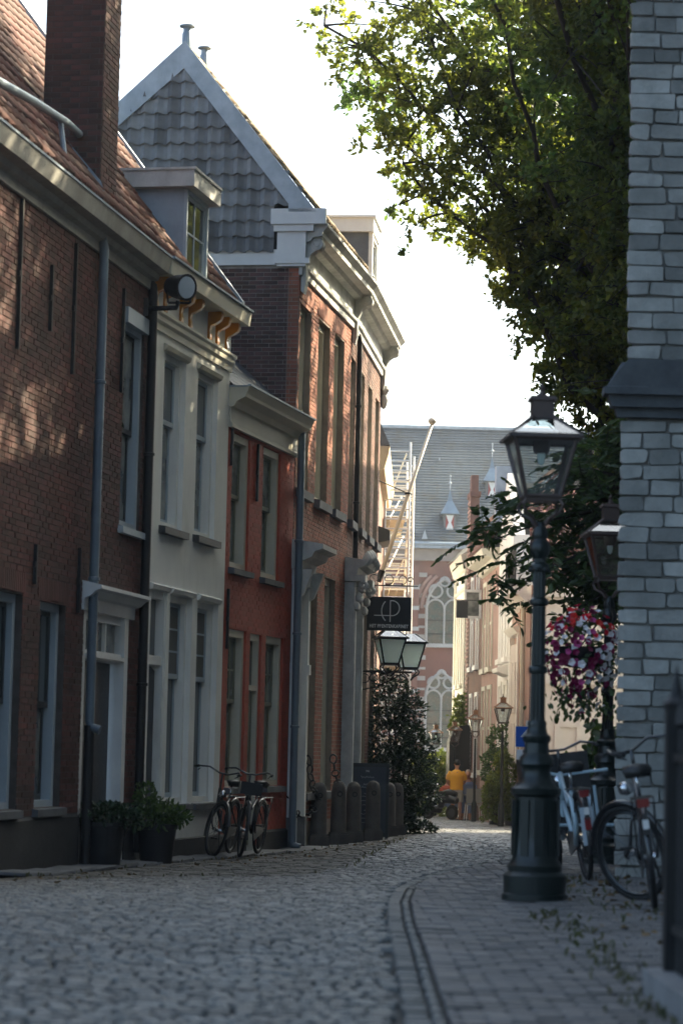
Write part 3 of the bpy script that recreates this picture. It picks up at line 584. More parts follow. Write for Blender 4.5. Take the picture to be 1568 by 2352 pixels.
# carved portal: fluted pilasters with leaf capitals and a broken entablature
for x in (-.16,1.18):
    p=MB().box(x,x+.24,-.16,.05,-.6,3.75).box(x+.04,x+.08,-.18,-.15,.1,3.3).box(x+.11,x+.15,-.18,-.15,.1,3.3).box(x+.18,x+.22,-.18,-.15,.1,3.3).box(x-.03,x+.27,-.2,.0,-.6,-.1).build('pilaster','stone_paint',h)
    c=MB()
    for i in range(3):
        for zz,oo in ((3.35,.21),(3.5,.25),(3.65,.29)): c.lathe([(.0,-.08),(.05,-.05),(.06,.02),(.03,.07),(0,.08)],8,(x+.04+i*.08,-oo+.02,zz))
    c.box(x-.06,x+.30,-.34,.0,3.76,3.86).torus((x-.02,-.3,3.7),.05,.025,'x',12,6).torus((x+.26,-.3,3.7),.05,.025,'x',12,6)
    c.build('capital','stone_paint',p,40)
MB().px([(0,3.86),(-.2,3.86),(-.22,3.98),(-.34,4.02),(-.38,4.10),(0,4.16)],-.24,1.50).build('entablature','stone_paint',h)
for i in range(5): MB().lathe([(0,-.12),(.07,-.08),(.09,0),(.05,.08),(0,.13)],8,(-.1+i*.37,-.36,4.22-.04*abs(i-2))).build('carving','stone_paint',h,True)
rr=MB().add([(0,-.26,8.80),(Lh,-.26,8.80),(Lh,1.8,11.3),(0,1.8,11.3)],[(0,1,2,3)]).add([(0,1.8,11.3),(Lh,1.8,11.3),(Lh,5,8.8),(0,5,8.8)],[(0,1,2,3)]).build('roof','tile_brown',h)
dr=MB().box(3.2,4.4,.05,1.2,9.0,10.25).build('dormer','slate',h)
MB().box(3.12,4.48,-.04,1.3,10.25,10.50).box(3.08,4.52,-.08,1.34,10.50,10.54).box(3.2,3.3,-.02,.06,9.0,10.25).box(4.3,4.4,-.02,.06,9.0,10.25).build('dormer_frame','white_paint',dr)
window(h,3.3,4.3,9.0,10.25,'white_paint',rec=-.01,fw=.06,deep=0,split=.02,top=(2,2),sill=None)
drainpipe(h,.85,3.9,8.0,'iron',.045,y=-.06,shoe=False)
MB().box(1.45,1.68,-.10,-.02,.4,1.45).box(1.47,1.66,-.11,-.095,.45,1.40).build('menu_case','dark_paint',h)
# ================================================================== church on the right: buttress in view, unseen nave extended and sized to shade the street
ch_=empty('stone_church',(2.35,22.0,0),0,'pale grey stone church buttress with sloped dark ledge on the right','church')
b=MB().hexa([(.05,.04,-.3),(.9,.04,-.3),(.9,1.3,-.3),(.25,1.3,-.3),(.05,.04,3.86),(.9,.04,3.86),(.9,1.3,3.86),(.25,1.3,3.86)]).hexa([(.09,.04,3.86),(.9,.04,3.86),(.9,1.3,3.86),(.29,1.3,3.86),(.09,.04,11),(.9,.04,11),(.9,1.3,11),(.29,1.3,11)]).build('buttress_core','tuff_joint',ch_)
MB().box(1.5,9,-20,2.5,-.3,20).box(.9,1.5,-.05,1.35,-.3,11).add([(1.2,-20,20),(9,-20,20),(5.2,-20,26),(1.2,2.7,20),(9,2.7,20),(5.2,2.7,26)],[(0,1,2),(3,5,4),(0,2,5,3),(1,4,5,2)]).box(5.2,14,2.5,22,-1,13.5).box(5.4,13.8,22,32.5,-1,12.6).add([(4.9,2.5,13.5),(14,2.5,13.5),(9.5,2.5,15.8),(4.9,22,13.5),(14,22,13.5),(9.5,22,15.8)],[(0,1,2),(3,5,4),(0,2,5,3),(1,4,5,2)]).add([(5.2,22,12.6),(14,22,12.6),(9.5,22,16),(5.2,32.5,12.6),(14,32.5,12.6),(9.5,32.5,16)],[(0,1,2),(3,5,4),(0,2,5,3),(1,4,5,2)]).build('nave','tuff',ch_)
def stone(x0,x1,z0,z1,name='stone',mat='tuff'):
    j=lambda:R.uniform(-.011,.009); d=R.uniform(-.012,.012); bv=.018; rr=R.uniform(.1,1)*.022
    fr=[(x0+j(),z0+j()),(x1+j(),z0+j()),(x1+j(),z1+j()),(x0+j(),z1+j())]
    cx,cz=(x0+x1)/2,(z0+z1)/2
    oc=[]
    for (x,z) in fr:   # chamfered corners so that blocks look worn
        sx=1 if x>cx else -1; sz=1 if z>cz else -1
        p,q=(x-sx*rr,z),(x,z-sz*rr); oc+= [q,p] if (sx<0)==(sz<0) else [p,q]
    v=[(x,.045,z) for x,z in oc]+[(x,d+.012,z) for x,z in oc]+[(x+(cx-x)*.025,d,z+(cz-z)*.06) for x,z in oc]
    n=len(oc); f=[(a+i,a+(i+1)%n,a+n+(i+1)%n,a+n+i) for a in (0,n) for i in range(n)]+[tuple(range(2*n,3*n))]
    m=MB(); m.add(v,f,R.random()); return m.build(name,mat,b,40)
def courses(xa,xb,z0,z1):
    z=z0
    while z<z1-.03:
        hh=min(R.choice((.128,.135,.14,.145,.132)),z1-z); x=xa; 
        while x<xb-.05:
            w=min(R.uniform(.18,.42),xb-x); stone(x+.007,x+w-.007,z+.007,z+hh-.007); x+=w
        z+=hh
courses(-.01,.9,-.05,3.84); courses(.04,.9,4.36,7.75)
MB().py([(-.14,4.10),(.04,4.34),(.9,4.34),(.9,4.10)],-.16,.06).build('weathering_ledge','tuff_dark',ch_)
for i,x in enumerate((-.14,.26,.62)): MB().hexa([(x,-.17,4.095),(x+.355,-.17,4.095),(x+.355,-.16,4.105),(x,-.16,4.105),(x+(.14 if i==0 else 0),-.02,4.33),(x+.355,-.02,4.33),(x+.355,0,4.335),(x+(.14 if i==0 else 0),0,4.335)],R.random()).build('ledge_stone','tuff_dark',ch_)
MB().py([(-.16,4.04),(-.16,4.10),(.9,4.10),(.9,4.04)],-.18,.05).py([(-.09,3.94),(-.12,4.04),(.9,4.04),(.9,3.94)],-.12,.05).py([(-.03,3.86),(-.06,3.94),(.9,3.94),(.9,3.86)],-.05,.05).build('drip_moulding','tuff_dark',ch_)
# ================================================================== far end: big church across the street
fc=empty('gothic_church',(0,120,0),0,'large red brick gothic church with slate roof closing the far end','church')
ZG=-1.2
MB().box(-22,24,.0,12,ZG,10.4).build('wall','church_brick',fc)
for i in range(9): MB().box(1.2,4.0,-.03,.02,9.0-i*.95,9.2-i*.95).build('stone_band','church_band',fc)
for i in range(9): MB().box(2.3,4.0,-.025,.02,8.55-i*.95,8.66-i*.95).build('stone_band','church_band',fc)
MB().box(2.35,3.62,-.5,.0,ZG,9.5).build('buttress','church_brick',fc)
for i in range(9): MB().box(2.32,3.65,-.53,.0,8.4-i*.95,8.58-i*.95).build('stone_band','church_band',fc)
MB().box(-22,24,-.2,.02,9.75,10.3).build('frieze','church_grey',fc)
MB().box(-22,24,-.55,.0,10.3,10.42).tube([(-22,-.5,10.5),(24,-.5,10.5)],.09,8).build('gutter','zinc',fc)
rf=MB()
nr=44
for k in range(nr):   # slate courses, each a slightly tilted strip
    a,c=k/nr,(k+1)/nr; z=lambda t:10.45+t*6.2; y=lambda t:-.3+t*6.2
    rf.add([(-22,y(a)-.05,z(a)+.012),(24,y(a)-.05,z(a)+.012),(24,y(c),z(c)),(-22,y(c),z(c)),(-22,y(a),z(a)-.02),(24,y(a),z(a)-.02)],[(0,1,2,3),(4,5,1,0)],R.random())
pm('church_slate',(.036,.06,.085),(.085,.112,.13),.45,.55,.5,4,.10,dirt=.85,dcol=(.055,.048,.034),stretch=(1.4,.5,.5))
rf.add([(-22,5.9,16.65),(24,5.9,16.65),(24,14,10.4),(-22,14,10.4)],[(0,1,2,3)]); rf.build('roof','church_slate',fc)
MB().box(-22,24,5.75,6.1,16.6,16.75).build('ridge','lead',fc)
pm('spire_blue',(.16,.235,.30),(.12,.18,.24),2,.6)
pm('shutter_red',(.30,.035,.035),None,3,.6)
def spire_dormer(x,z,s,y):
    o=MB().box(x-.32*s,x+.32*s,y,y+1.2,z-.1,z+.82*s).build('dormer','slate',fc)
    t=MB(); B=[(x-.48*s,y-.25,z+.8*s),(x+.48*s,y-.25,z+.8*s),(x+.48*s,y+1,z+.8*s),(x-.48*s,y+1,z+.8*s)]; M=[(x-.13*s,y+.25,z+1.5*s),(x+.13*s,y+.25,z+1.5*s),(x+.13*s,y+.5,z+1.5*s),(x-.13*s,y+.5,z+1.5*s)]
    t.hexa(B+M); t.add(M+[(x,y+.37,z+2.15*s)],[(0,1,4),(1,2,4),(2,3,4),(3,0,4)]); t.build('dormer_spire','spire_blue',o)
    MB().lathe([(.02,0),(.02,.25*s),(.09*s,.3*s),(.02,.4*s),(.02,.6*s),(.05*s,.66*s),(.0,.74*s)],8,(x,y+.37,z+2.1*s)).build('finial','lead',o)
    MB().box(x-.2*s,x+.2*s,y-.03,y+.01,z,z+.74*s).build('shutter','shutter_red',o)
    MB().py([(x-.2*s,z),(x+.2*s,z),(x+.06*s,z+.37*s),(x+.2*s,z+.74*s),(x-.2*s,z+.74*s),(x-.06*s,z+.37*s)],y-.045,y-.031).build('shutter_hourglass','white_paint',o)
spire_dormer(5.02,11.25,.92,.55); spire_dormer(7.05,13.0,.92,2.3)
for x,z,y in ((3.85,10.75,.1),(4.62,14.6,4.4)):
    MB().py([(x-.13,z),(x+.13,z),(x,z+.42)],y-.3,y+.1).build('roof_vent','lead',fc)
def lancet(cx,zb,zs,hw,par,y0=-.06,heads=True):
    """traceried window: pointed arch of half width hw, springing at zs"""
    N=12; Rr=hw*1.9
    def arc(hw,Rr,zs,cx):
        L=[];a1=math.acos((Rr-hw)/Rr)
        for i in range(N+1):
            a=a1*i/N; L.append((cx+hw-Rr+Rr*math.cos(a),zs+Rr*math.sin(a)))
        return L+[(2*cx-x,z) for x,z in reversed(L[:-1])]
    out=[(cx+hw,zb)]+arc(hw,Rr,zs,cx)+[(cx-hw,zb)]
    o=MB().py(out,y0+.03,y0+.08).build('window','glass_lead',par)
    fr=MB()
    for p,q in zip(out,out[1:]): fr.tube([(p[0],y0,p[1]),(q[0],y0,q[1])],.075,6)
    fr.box(cx-hw-.1,cx+hw+.1,y0-.12,y0+.06,zb-.18,zb); fr.tube([(cx,y0,zb),(cx,y0,zs+.1)],.05,6)
    for sx in (-1,1):
        c=cx+sx*hw/2; a=[(c+hw/2*math.cos(t),y0,zs-.05+hw/2*1.15*math.sin(t)) for t in [math.pi*i/10 for i in range(11)]]; fr.tube(a,.05,6); fr.torus((c,y0,zs+hw*.98),hw*.36,.05,'y',18,6)
    fr.torus((cx,y0,zs+hw*1.52),hw*.26,.045,'y',16,6)
    fr.build('tracery','church_band',o,40)
    for zz in [zb+.45+i*.62 for i in range(int((zs-zb)/.62))]: MB().box(cx-hw,cx+hw,y0+.01,y0+.035,zz-.02,zz+.02).build('glazing_bar','iron',o)
    return out
lancet(4.82,5.95,7.55,.82,fc)
lancet(4.75,1.2,3.45,.72,fc); lancet(-.6,5.95,7.55,.82,fc); lancet(10.4,5.95,7.55,.82,fc)
for r in (1.05,1.3):   # brick arch ring above the window
    pts=[(4.82+sx*(r-2.0+2.0*math.cos(a)),-.03,7.55+2.0*math.sin(a)) for sx in (1,) for a in [i*.095 for i in range(10)]]
    MB().tube(pts,.12,5).tube([(9.64-x,y,z) for x,y,z in pts],.12,5).build('arch_ring','brick_pink',fc)
# ================================================================== next house on the left (beyond the bend), scaffolding and flagpole
def farwin_l(par,x):
    for z in (.3,4.2):
        o=MB().box(x,x+.1,-.03,.1,z,z+2.2).box(x+1,x+1.1,-.03,.1,z,z+2.2).box(x+.1,x+1,-.03,.1,z+2.1,z+2.2).box(x-.05,x+1.15,-.1,.1,z-.12,z).build('window','white_paint',par); MB().box(x+.1,x+1,-.01,.05,z,z+2.1).build('pane','glass_dark',o)
h6=empty('far_left_house',(.72,52.2,0),math.atan2(10,.32),'far brick house with slate roof edge and orange cornice behind scaffolding','house')
MB().box(0,9,0,6,-1.2,6.9).build('wall','brick_brown',h6)
MB().px([(0,6.6),(-.12,6.65),(-.20,6.95),(-.22,7.1),(0,7.1)],0,9).build('cornice','plank',h6)
MB().add([(0,-.22,7.12),(9,-.22,7.12),(9,.25,8.2),(0,.25,8.2),(0,5,8.2),(9,5,8.2),(0,5,7.1)],[(0,1,2,3),(3,2,5,4),(0,3,4,6)]).build('roof','slate',h6)
MB().px([(-.26,5.2),(-.26,5.4),(0,5.5),(0,5.15)],.0,1.6).build('canopy','dark_paint',h6)
MB().box(1.2,2.0,-.02,.1,2.5,4.6).build('window','glass_dark',h6)
lt=empty('bounce_terrace',(.35,62.4,0),math.atan2(40,.6),'sunlit cream terrace beyond the scaffolding','house')  # hidden behind the bend, added to throw sunlight back onto the right row
MB().box(0,40,0,7,-1.3,7.2).build('wall','stucco',lt); MB().px([(0,6.7),(-.2,6.9),(-.22,7.15),(0,7.2)],0,40).build('cornice','cream_paint',lt); MB().add([(0,-.2,7.2),(40,-.2,7.2),(40,3.5,10),(0,3.5,10),(0,7,7.2),(40,7,7.2)],[(0,1,2,3),(3,2,5,4),(0,3,4),(1,5,2)]).build('roof','tile_red',lt)
for i in range(9): farwin_l(lt,2+i*4.2)
sf=empty('scaffold_tower',(0,0,0),0,'tall aluminium scaffold tower with ladder frames and cream decks past the bend','scaffold')
for k,Y in enumerate((58.6,60.6,62.6,64.6)):
    xa,xb=.88+.03*k,1.60+.06*k
    if k==0: xa,xb=.98,1.52
    zb=G(1.2,Y); zt=7.95-.1*k
    st=MB()
    for x in (xa,xb): st.tube([(x,Y,zb),(x,Y,zt)],.026,8)
    z=zb+.3
    fr=st.build('ladder_frame','alu' if k<2 else 'scaf_cream',sf,40)
    while z<zt:
        MB().tube([(xa,Y,z),(xb,Y,z)],.022,6).build('rung','alu' if k<2 else 'scaf_cream',fr,40); z+=.22+.04*(k%2)
for z in (1.2,2.9,4.55,6.2):
    for j in range(3): MB().box(.95+j*.17,1.10+j*.17,58.6,64.6,z,z+.05,R.random()).build('deck_plank','plank',sf)
    MB().tube([(1.5,58.6,z+1),(1.62,64.6,z+1)],.022,6).tube([(1.5,58.6,z+.5),(1.62,64.6,z+.5)],.022,6).build('guard_rail','scaf_cream',sf,40)
for k in range(12): MB().tube([(1.0+.04*(k%3),58.6+(k%4)*1.5,.3+k*.6),(1.46,59.6+((k+1)%4)*1.4,1.2+k*.6)],.018,6).build('brace','scaf_cream',sf,40)
for k in range(5): MB().tube([(1.48,58.6+(k%2)*2,.2+k*1.5),(1.5,60.6-(k%2)*2,1.7+k*1.5)],.02,6).build('brace','scaf_cream',sf,40)
fp=empty('flagpole',(.80,51.6,4.45),0,'slanting cream wooden flagpole fixed to the facade','flagpole')
MB().tube([(0,0,0),(.96,.3,3.05)],[.045,.03],12).build('pole','pole_wood',fp,True)
MB().lathe([(.03,0),(.05,.02),(.085,.06),(.085,.10),(.05,.14),(0,.15)],12,(.97,.3,3.06)).build('knob','pole_wood',fp,True)
MB().tube([(-.05,0,-.12),(.03,.01,.1)],.07,10).build('socket','iron',fp)
MB().tube([(.52,.16,1.66),(-.1,.0,1.9)],.012,5).torus((.52,.16,1.66),.06,.02,'z',12,6).build('guy_wire','iron',fp)
# ================================================================== row of houses on the right, far along the street
RA=(3.93,88.5); RB=(4.53,62.0)
def rowh(name,label,t0,t1):
    f=lambda t:(RA[0]+(RB[0]-RA[0])*t,RA[1]+(RB[1]-RA[1])*t); a,b_=f(t0),f(t1)
    return empty(name,(a[0],a[1],0),math.atan2(b_[1]-a[1],b_[0]-a[0]),label,'house'),math.hypot(b_[0]-a[0],b_[1]-a[1])
def farwin(par,x0,x1,z0,z1,fm='cream_paint'):
    o=MB().box(x0,x0+.12,-.04,.1,z0,z1).box(x1-.12,x1,-.04,.1,z0,z1).box(x0+.12,x1-.12,-.04,.1,z1-.12,z1).box(x0-.08,x1+.08,-.12,.1,z0-.14,z0).build('window',fm,par)
    MB().box(x0+.12,x1-.12,.02,.05,z0,z1-.12).build('pane','glass_dark',o); MB().box(x0+.12,x1-.12,-.01,.02,(z0+z1)/2-.04,(z0+z1)/2+.04).build('rail',fm,o); return o
h,l=rowh('cream_row_house','narrow cream house front at the far end of the right row',0,.2)
MB().box(0,l,0,7,-1.5,7.2).build('wall','wall_cream',h); MB().px([(0,6.8),(-.08,6.85),(-.18,7.15),(-.22,7.3),(0,7.35)],-.1,l).build('cornice','cream_paint',h)
MB().box(0,l,-.05,0,6.2,6.3).box(0.1,.5,-.06,0,-1.4,6.8).box(l-.5,l-.1,-.06,0,-1.4,6.8).build('pilasters','cream_paint',h)
for a in (1.3,3.2): farwin(h,a,a+1,3.2,5.9); farwin(h,a,a+1,.2,2.4)
MB().add([(-.1,-.3,7.35),(l,-.3,7.35),(l,3.5,10),(-.1,3.5,10)],[(0,1,2,3)]).build('roof','slate',h)
h,l=rowh('stepped_brick_house','old brown brick house with tall side chimney stack and open white casement',.2,.45)
MB().box(0,l,0,7,-1.5,7.6).box(.6,1.7,-.05,.22,7.6,9.0).box(.5,1.8,-.08,.26,9.0,9.15).box(.8,1.5,-.02,.2,9.15,9.7).build('wall','brick_brown',h)
st=MB()
for i in range(70): st.box(.58,1.72,-.065,-.05,-.5+i*.135,-.5+i*.135+.06,R.random())
st.build('brick_courses','brick_pink',h)
for a in (2.2,4.4): farwin(h,a,a+1,3.6,6.4,'white_paint'); farwin(h,a,a+1,.4,2.8,'white_paint')
MB().box(l-.62,l-.54,-.46,-.05,4.95,5.02).box(l-.62,l-.54,-.46,-.05,5.72,5.8).box(l-.62,l-.54,-.50,-.44,4.95,5.8).box(l-.62,l-.54,-.07,.0,4.95,5.8).build('casement','white_paint',h); MB().box(l-.6,l-.57,-.44,-.07,5.02,5.72).build('pane','glass_pale',h)
MB().add([(0,-.2,7.6),(l,-.2,7.6),(l,2.6,9.9),(0,2.6,9.9)],[(0,1,2,3)]).build('roof','tile_red',h)
h,l=rowh('red_roof_house','brick house with cream sash windows under a steep red tile roof',.45,.66)
MB().box(0,l,0,7,-1.5,6.5).build('wall','brick_pink',h)
MB().px([(0,6.1),(-.1,6.15),(-.2,6.3),(-.45,6.4),(-.5,6.55),(0,6.6)],-.2,l).build('cornice','cream_paint',h)
for a in (.5,2.5): farwin(h,a,a+1.25,3.4,5.9); farwin(h,a,a+1.25,.5,2.9)
rf=MB().add([(0,-.4,6.6),(l,-.4,6.6),(l,2.6,9.6),(0,2.6,9.6),(0,6,6.6),(l,6,6.6)],[(0,1,2,3),(1,5,2),(3,2,5,4)]).build('roof','plinth_dark',h)
tiles(rf,h,(0,-.42,6.66),(1,0,0),(0,.707,.707),.26,.34,23,12,lambda u,v:True,'tile_red',0)
MB().box(-.12,.35,.3,.8,4.5,9.4).build('chimney','zinc',h)
h,l=rowh('white_row_house','white plastered house with shaped gable and iron balcony in the right row',.66,.82)
MB().box(0,l,0,7,-1.5,6.6).build('wall','wall_cream',h); MB().py([(0,6.6),(l,6.6),(l*.75,7.6),(l*.5,8.4),(l*.25,7.6)],0,.3).build('gable','wall_cream',h)
farwin(h,.6,1.5,3.5,5.8,'wall_cream'); farwin(h,2.3,3.3,3.5,5.8,'wall_cream'); farwin(h,.6,1.5,.2,2.9,'wall_cream'); farwin(h,2.3,3.3,.2,2.9,'wall_cream')
MB().px([(-.02,3.0),(-.3,3.1),(-.32,3.2),(-.02,3.3)],2.0,3.6).build('door_hood','wall_cream',h)
h,l=rowh('portal_house','pinkish brick house with tall panelled double door at the near end of the row',.82,1.0)
MB().box(0,l,0,6,-1.5,5.0).build('wall','brick_pink',h)
MB().px([(0,4.5),(-.1,4.55),(-.3,4.75),(-.5,4.8),(-.5,4.95),(0,5.0)],-.1,l+.2).px([(0,3.9),(-.12,3.95),(-.25,4.1),(0,4.15)],.2,2.8).build('cornice','wall_cream',h)
d=MB().box(.7,2.6,-.10,0,-1.3,3.7).build('double_door','wall_pinkish',h)
for a in (.8,1.7):
    for q in (.5,2.0): MB().box(a,a+.75,-.13,-.10,q,q+1.25).build('door_panel','wall_pinkish',d)
MB().box(.4,.7,-.12,0,-1.4,3.9).box(2.6,2.9,-.12,0,-1.4,3.9).build('door_surround','wall_cream',h)
MB().tube([(l-.7,-.1,5),(l-.7,-.1,-1.2)],.06,8).build('drainpipe','cream_paint',h); MB().tube([(3.5,-.08,4.5),(3.5,-.08,-1.2)],.05,8).build('drainpipe','copper',h)
bl=MB()
for i in range(12): bl.tube([(.2+i*.25,-.2,5.0),(.2+i*.25,-.2,6.0)],.015,5)
bl.box(.1,3.3,-.22,-.18,6.0,6.05).build('balustrade','iron',h); MB().box(.6,3,.6,3,5,6.6).build('dormer','zinc',h)
eh=empty('plaster_end_house',(4.56,60.0,0),0,'white plastered end wall with red tile roof seen behind the lamp post','house')
MB().box(0,9,.0,1.9,-1.5,4.75).build('wall','wall_cream',eh); MB().py([(0,4.6),(9,4.6),(9,4.85),(0,4.85)],-.15,.0).build('cornice','wall_cream',eh)
rf=MB().add([(-.1,-.2,4.85),(9,-.2,4.85),(9,3.6,7.6),(-.1,3.6,7.6)],[(0,1,2,3)]).build('roof','plinth_dark',eh)
tiles(rf,eh,(-.1,-.22,4.9),(1,0,0),(0,.81,.586),.25,.33,36,13,lambda u,v:True,'tile_red',0)
farwin(eh,.42,1.05,.35,1.75,'wall_cream'); MB().box(.0,9,-.05,0,2.6,2.7).build('string_course','wall_cream',eh)
# dark arched canopy, blank dark sign, fallen poles on the row
aw=empty('arched_canopy',(3.55,80,0),0,'dark arched canopy over a doorway at the far end of the street','canopy')
MB().ext([(0,.2),(0,1.3),(.1,1.6),(.3,1.8),(.55,1.85),(.8,1.7),(.8,.2)],lambda p,a:(p[0]-.1,a,p[1]),0,2.2).build('cover','iron',aw)
MB().tube([(.7,0,1.78),(.7,0,-1.0)],.025,6).tube([(-.08,0,.2),(-.08,0,-1.0)],.025,6).build('post','iron',aw)
bs=empty('blank_sign',(3.82,76,0),0,'small blank dark square sign board projecting from the row','sign')
MB().box(-.42,-.08,-.03,.03,4.9,5.4).build('panel','sign_black',bs); MB().tube([(.30,0,5.42),(-.45,0,5.42)],.015,6).build('arm','iron',bs)

# ================================================================== air: faint summer haze over the whole street
hz=MB().box(-60,60,-40,160,-3.5,30).build('haze','joint_sand',kind='stuff')
hm=bpy.data.materials.new('haze'); hm.use_nodes=True; _n=hm.node_tree.nodes; _n.remove(_n['Principled BSDF']); pv=_n.new('ShaderNodeVolumePrincipled'); pv.inputs['Color'].default_value=(.93,.96,1,1); pv.inputs['Density'].default_value=.0005; pv.inputs['Anisotropy'].default_value=.35
hm.node_tree.links.new(pv.outputs[0],_n['Material Output'].inputs['Volume']); hz.data.materials.clear(); hz.data.materials.append(hm); tag(hz,'faint pale haze filling the street','haze')
# ================================================================== street furniture
def lantern(par,z,s=1.0,fm='cast_green',rm='copper',x=0,y=0,roofglass=True,rz=0,gm='glass_clear',cradle=True,chim=True):
    o=MB(); b0,b1,hh=.12*s,.215*s,.40*s; C=lambda r,q:[(sx*r,sy*r,q) for sx,sy in ((-1,-1),(1,-1),(1,1),(-1,1))]
    T=Matrix.Translation((x,y,z))@Matrix.Rotation(rz,4,'Z')
    lo,hi=C(b0,0),C(b1,hh)
    for i in range(4): o.tube([lo[i],hi[i]],.016*s,6); o.tube([lo[i],lo[(i+1)%4]],.016*s,6); o.tube([hi[i],hi[(i+1)%4]],.018*s,6)
    o.box(-b0,b0,-b0,b0,-.03*s,0)
    fr=o.xf(T).build('lantern_frame',fm,par)
    for i in range(4):
        j=(i+1)%4; MB().add([lo[i],lo[j],hi[j],hi[i]],[(0,1,2,3)]).xf(T).build('pane',gm,fr)
    e,c=C(.255*s,hh+.01),C(.075*s,hh+.16*s)
    r=MB().hexa(C(.26*s,hh+.0)+C(.255*s,hh+.025*s)).add(C(.245*s,hh+.03*s)+c,[(0,1,5,4),(1,2,6,5),(2,3,7,6),(3,0,4,7),(4,5,6,7)] if not roofglass else [(4,5,6,7)])
    for i in range(4): r.tube([e[i],c[i]],.014*s,6)
    ro=r.xf(T).build('lantern_roof',rm,par)
    if roofglass:
        k=C(.245*s,hh+.03*s)
        for i in range(4): j=(i+1)%4; MB().add([k[i],k[j],c[j],c[i]],[(0,1,2,3)]).xf(T).build('roof_pane','glass_milky',ro)
    if chim: MB().box(-.075*s,.075*s,-.075*s,.075*s,hh+.155*s,hh+.28*s).hexa(C(.095*s,hh+.28*s)+C(.085*s,hh+.31*s)).xf(T).build('chimney',rm,ro)
    if chim: MB().lathe([(.05*s,0),(.02*s,.03*s),(.015*s,.06*s),(.028*s,.06*s),(.012*s,.075*s),(0,.11*s)],10,(0,0,hh+.31*s)).xf(T).build('finial',fm,ro,True)
    MB().lathe([(.012*s,.10*s),(.022*s,.08*s),(.030*s,.03*s),(.02*s,-.02*s),(.0,-.035*s)],10,(0,0,hh-.14*s)).xf(T).build('bulb','glass_frost',fr,True); MB().lathe([(.05*s,-.09*s),(.06*s,-.06*s),(.06*s,0)],10,(0,0,hh)).xf(T).build('lamp_holder',fm,fr,True)
    if cradle:
        m=MB()
        for i in range(4):
            sx,sy=((-1,-1),(1,-1),(1,1),(-1,1))[i]
            pts=[(sx*b0*.95,sy*b0*.95,-.02*s),(sx*b0*1.15,sy*b0*1.15,-.06*s),(sx*b0*1.0,sy*b0*1.0,-.11*s),(sx*b0*.5,sy*b0*.5,-.15*s),(sx*.03*s,sy*.03*s,-.2*s)]
            m.tube(pts,.012*s,6)
        m.xf(T).build('cradle',fm,fr)
    return fr
def lamp_post(x,y,label,H,s=1.0,full=True,rm='copper',group=None):
    t=empty('street_lamp',(x,y,G(x,y)),rad(4),label,'street lamp',group)
    zl=H-.90*s
    if full:
        P=[(.235,0),(.235,.04),(.22,.05),(.225,.17),(.19,.2),(.195,.24),(.165,.28),(.155,.45),(.15,.72),(.175,.74),(.18,.78),(.15,.80),(.115,.84),(.10,.90),(.105,.93),(.125,.95),(.12,1.0),(.09,1.03),(.085,1.10),(.10,1.12),(.10,1.15),(.075,1.17),(.065,1.22),(.07,1.24),(.062,1.26)]
        MB().lathe(P,24,flute=.0).build('base','cast_green',t,40)
        for k in range(10):
            a=2*math.pi*k/10; MB().box(-.03,.03,.15,.168,.31,.70).xf(Matrix.Rotation(a,4,'Z')).build('base_panel','cast_green',t)
        MB().lathe([(.056,1.24),(.05,2.0),(.044,zl-.42)],28,flute=.12).build('shaft','cast_green',t)
        for zz in (zl-.75,zl-.5,1.62): MB().lathe([(.05,-.03),(.065,-.02),(.07,0),(.065,.02),(.05,.03)],16,(0,0,zz)).build('collar','cast_green',t,40)
        MB().lathe([(.044,zl-.44),(.07,zl-.4),(.075,zl-.34),(.05,zl-.3),(.06,zl-.26),(.03,zl-.18)],16).build('neck','cast_green',t,40)
        for k in range(6): MB().lathe([(0,-.02),(.018,-.01),(.018,.01),(0,.02)],8,(.062*math.cos(k*1.05),.062*math.sin(k*1.05),zl-.52)).build('stud','cast_green',t,True)
    else:
        MB().lathe([(.09*s,0),(.09*s,.5),(.06*s,.55),(.045*s,.6),(.035*s,zl-.2)],12).build('shaft','cast_green',t,40)
    lantern(t,zl,s,'lamp_metal','lamp_metal' if full else rm); return t
pm('lamp_metal',(.10,.07,.058),(.065,.05,.045),4,.45,.15,40,metal=.2)
lamp_post(1.42,18.6,'tall dark green cast iron lamp post in front of the parked bicycles',3.77,1.02)
t=lamp_post(2.56,24.8,'lamp post with flower basket half hidden behind the stone buttress',3.58,.98)
for k,(x,y,hh,lab) in enumerate(((3.18,84,3.05,'leftmost distant lamp post, in front of the church'),(3.60,80,3.1,'distant lamp post just behind the person in yellow'),(3.86,73,3.25,'distant lamp post just right of the person in yellow'),(3.92,62,3.2,'distant copper-topped lamp standing over the green bushes by the row'))):
    lamp_post(x,y,lab,hh,.84,False)
# hanging sign
M5=Matrix.Translation((*CN[4],0))@Matrix.Rotation(math.atan2(CN[5][1]-CN[4][1],CN[5][0]-CN[4][0]),4,'Z')
def text_mesh(par,name,txt,size,mat,M,ext=.004,spacing=1.0):
    cu=bpy.data.curves.new('txt','FONT'); cu.body=txt; cu.size=size; cu.extrude=ext; cu.align_x='CENTER'; cu.space_character=spacing; cu.offset=.0022
    ob=bpy.data.objects.new('txt',cu); COL.objects.link(ob); bpy.context.view_layer.update()
    me=bpy.data.meshes.new_from_object(ob.evaluated_get(bpy.context.evaluated_depsgraph_get())); bpy.data.objects.remove(ob)
    me.materials.clear(); me.materials.append(MATS[mat]); o=bpy.data.objects.new(name,me); COL.objects.link(o); o.parent=par; o.matrix_local=M; return o
sg=empty('hanging_sign',(.865,45.5,0),rad(3),'square black hanging sign with pale monogram and lettering on an iron bracket','sign')
sx0,sx1,sz0,sz1=-.385,.385,3.08,3.67
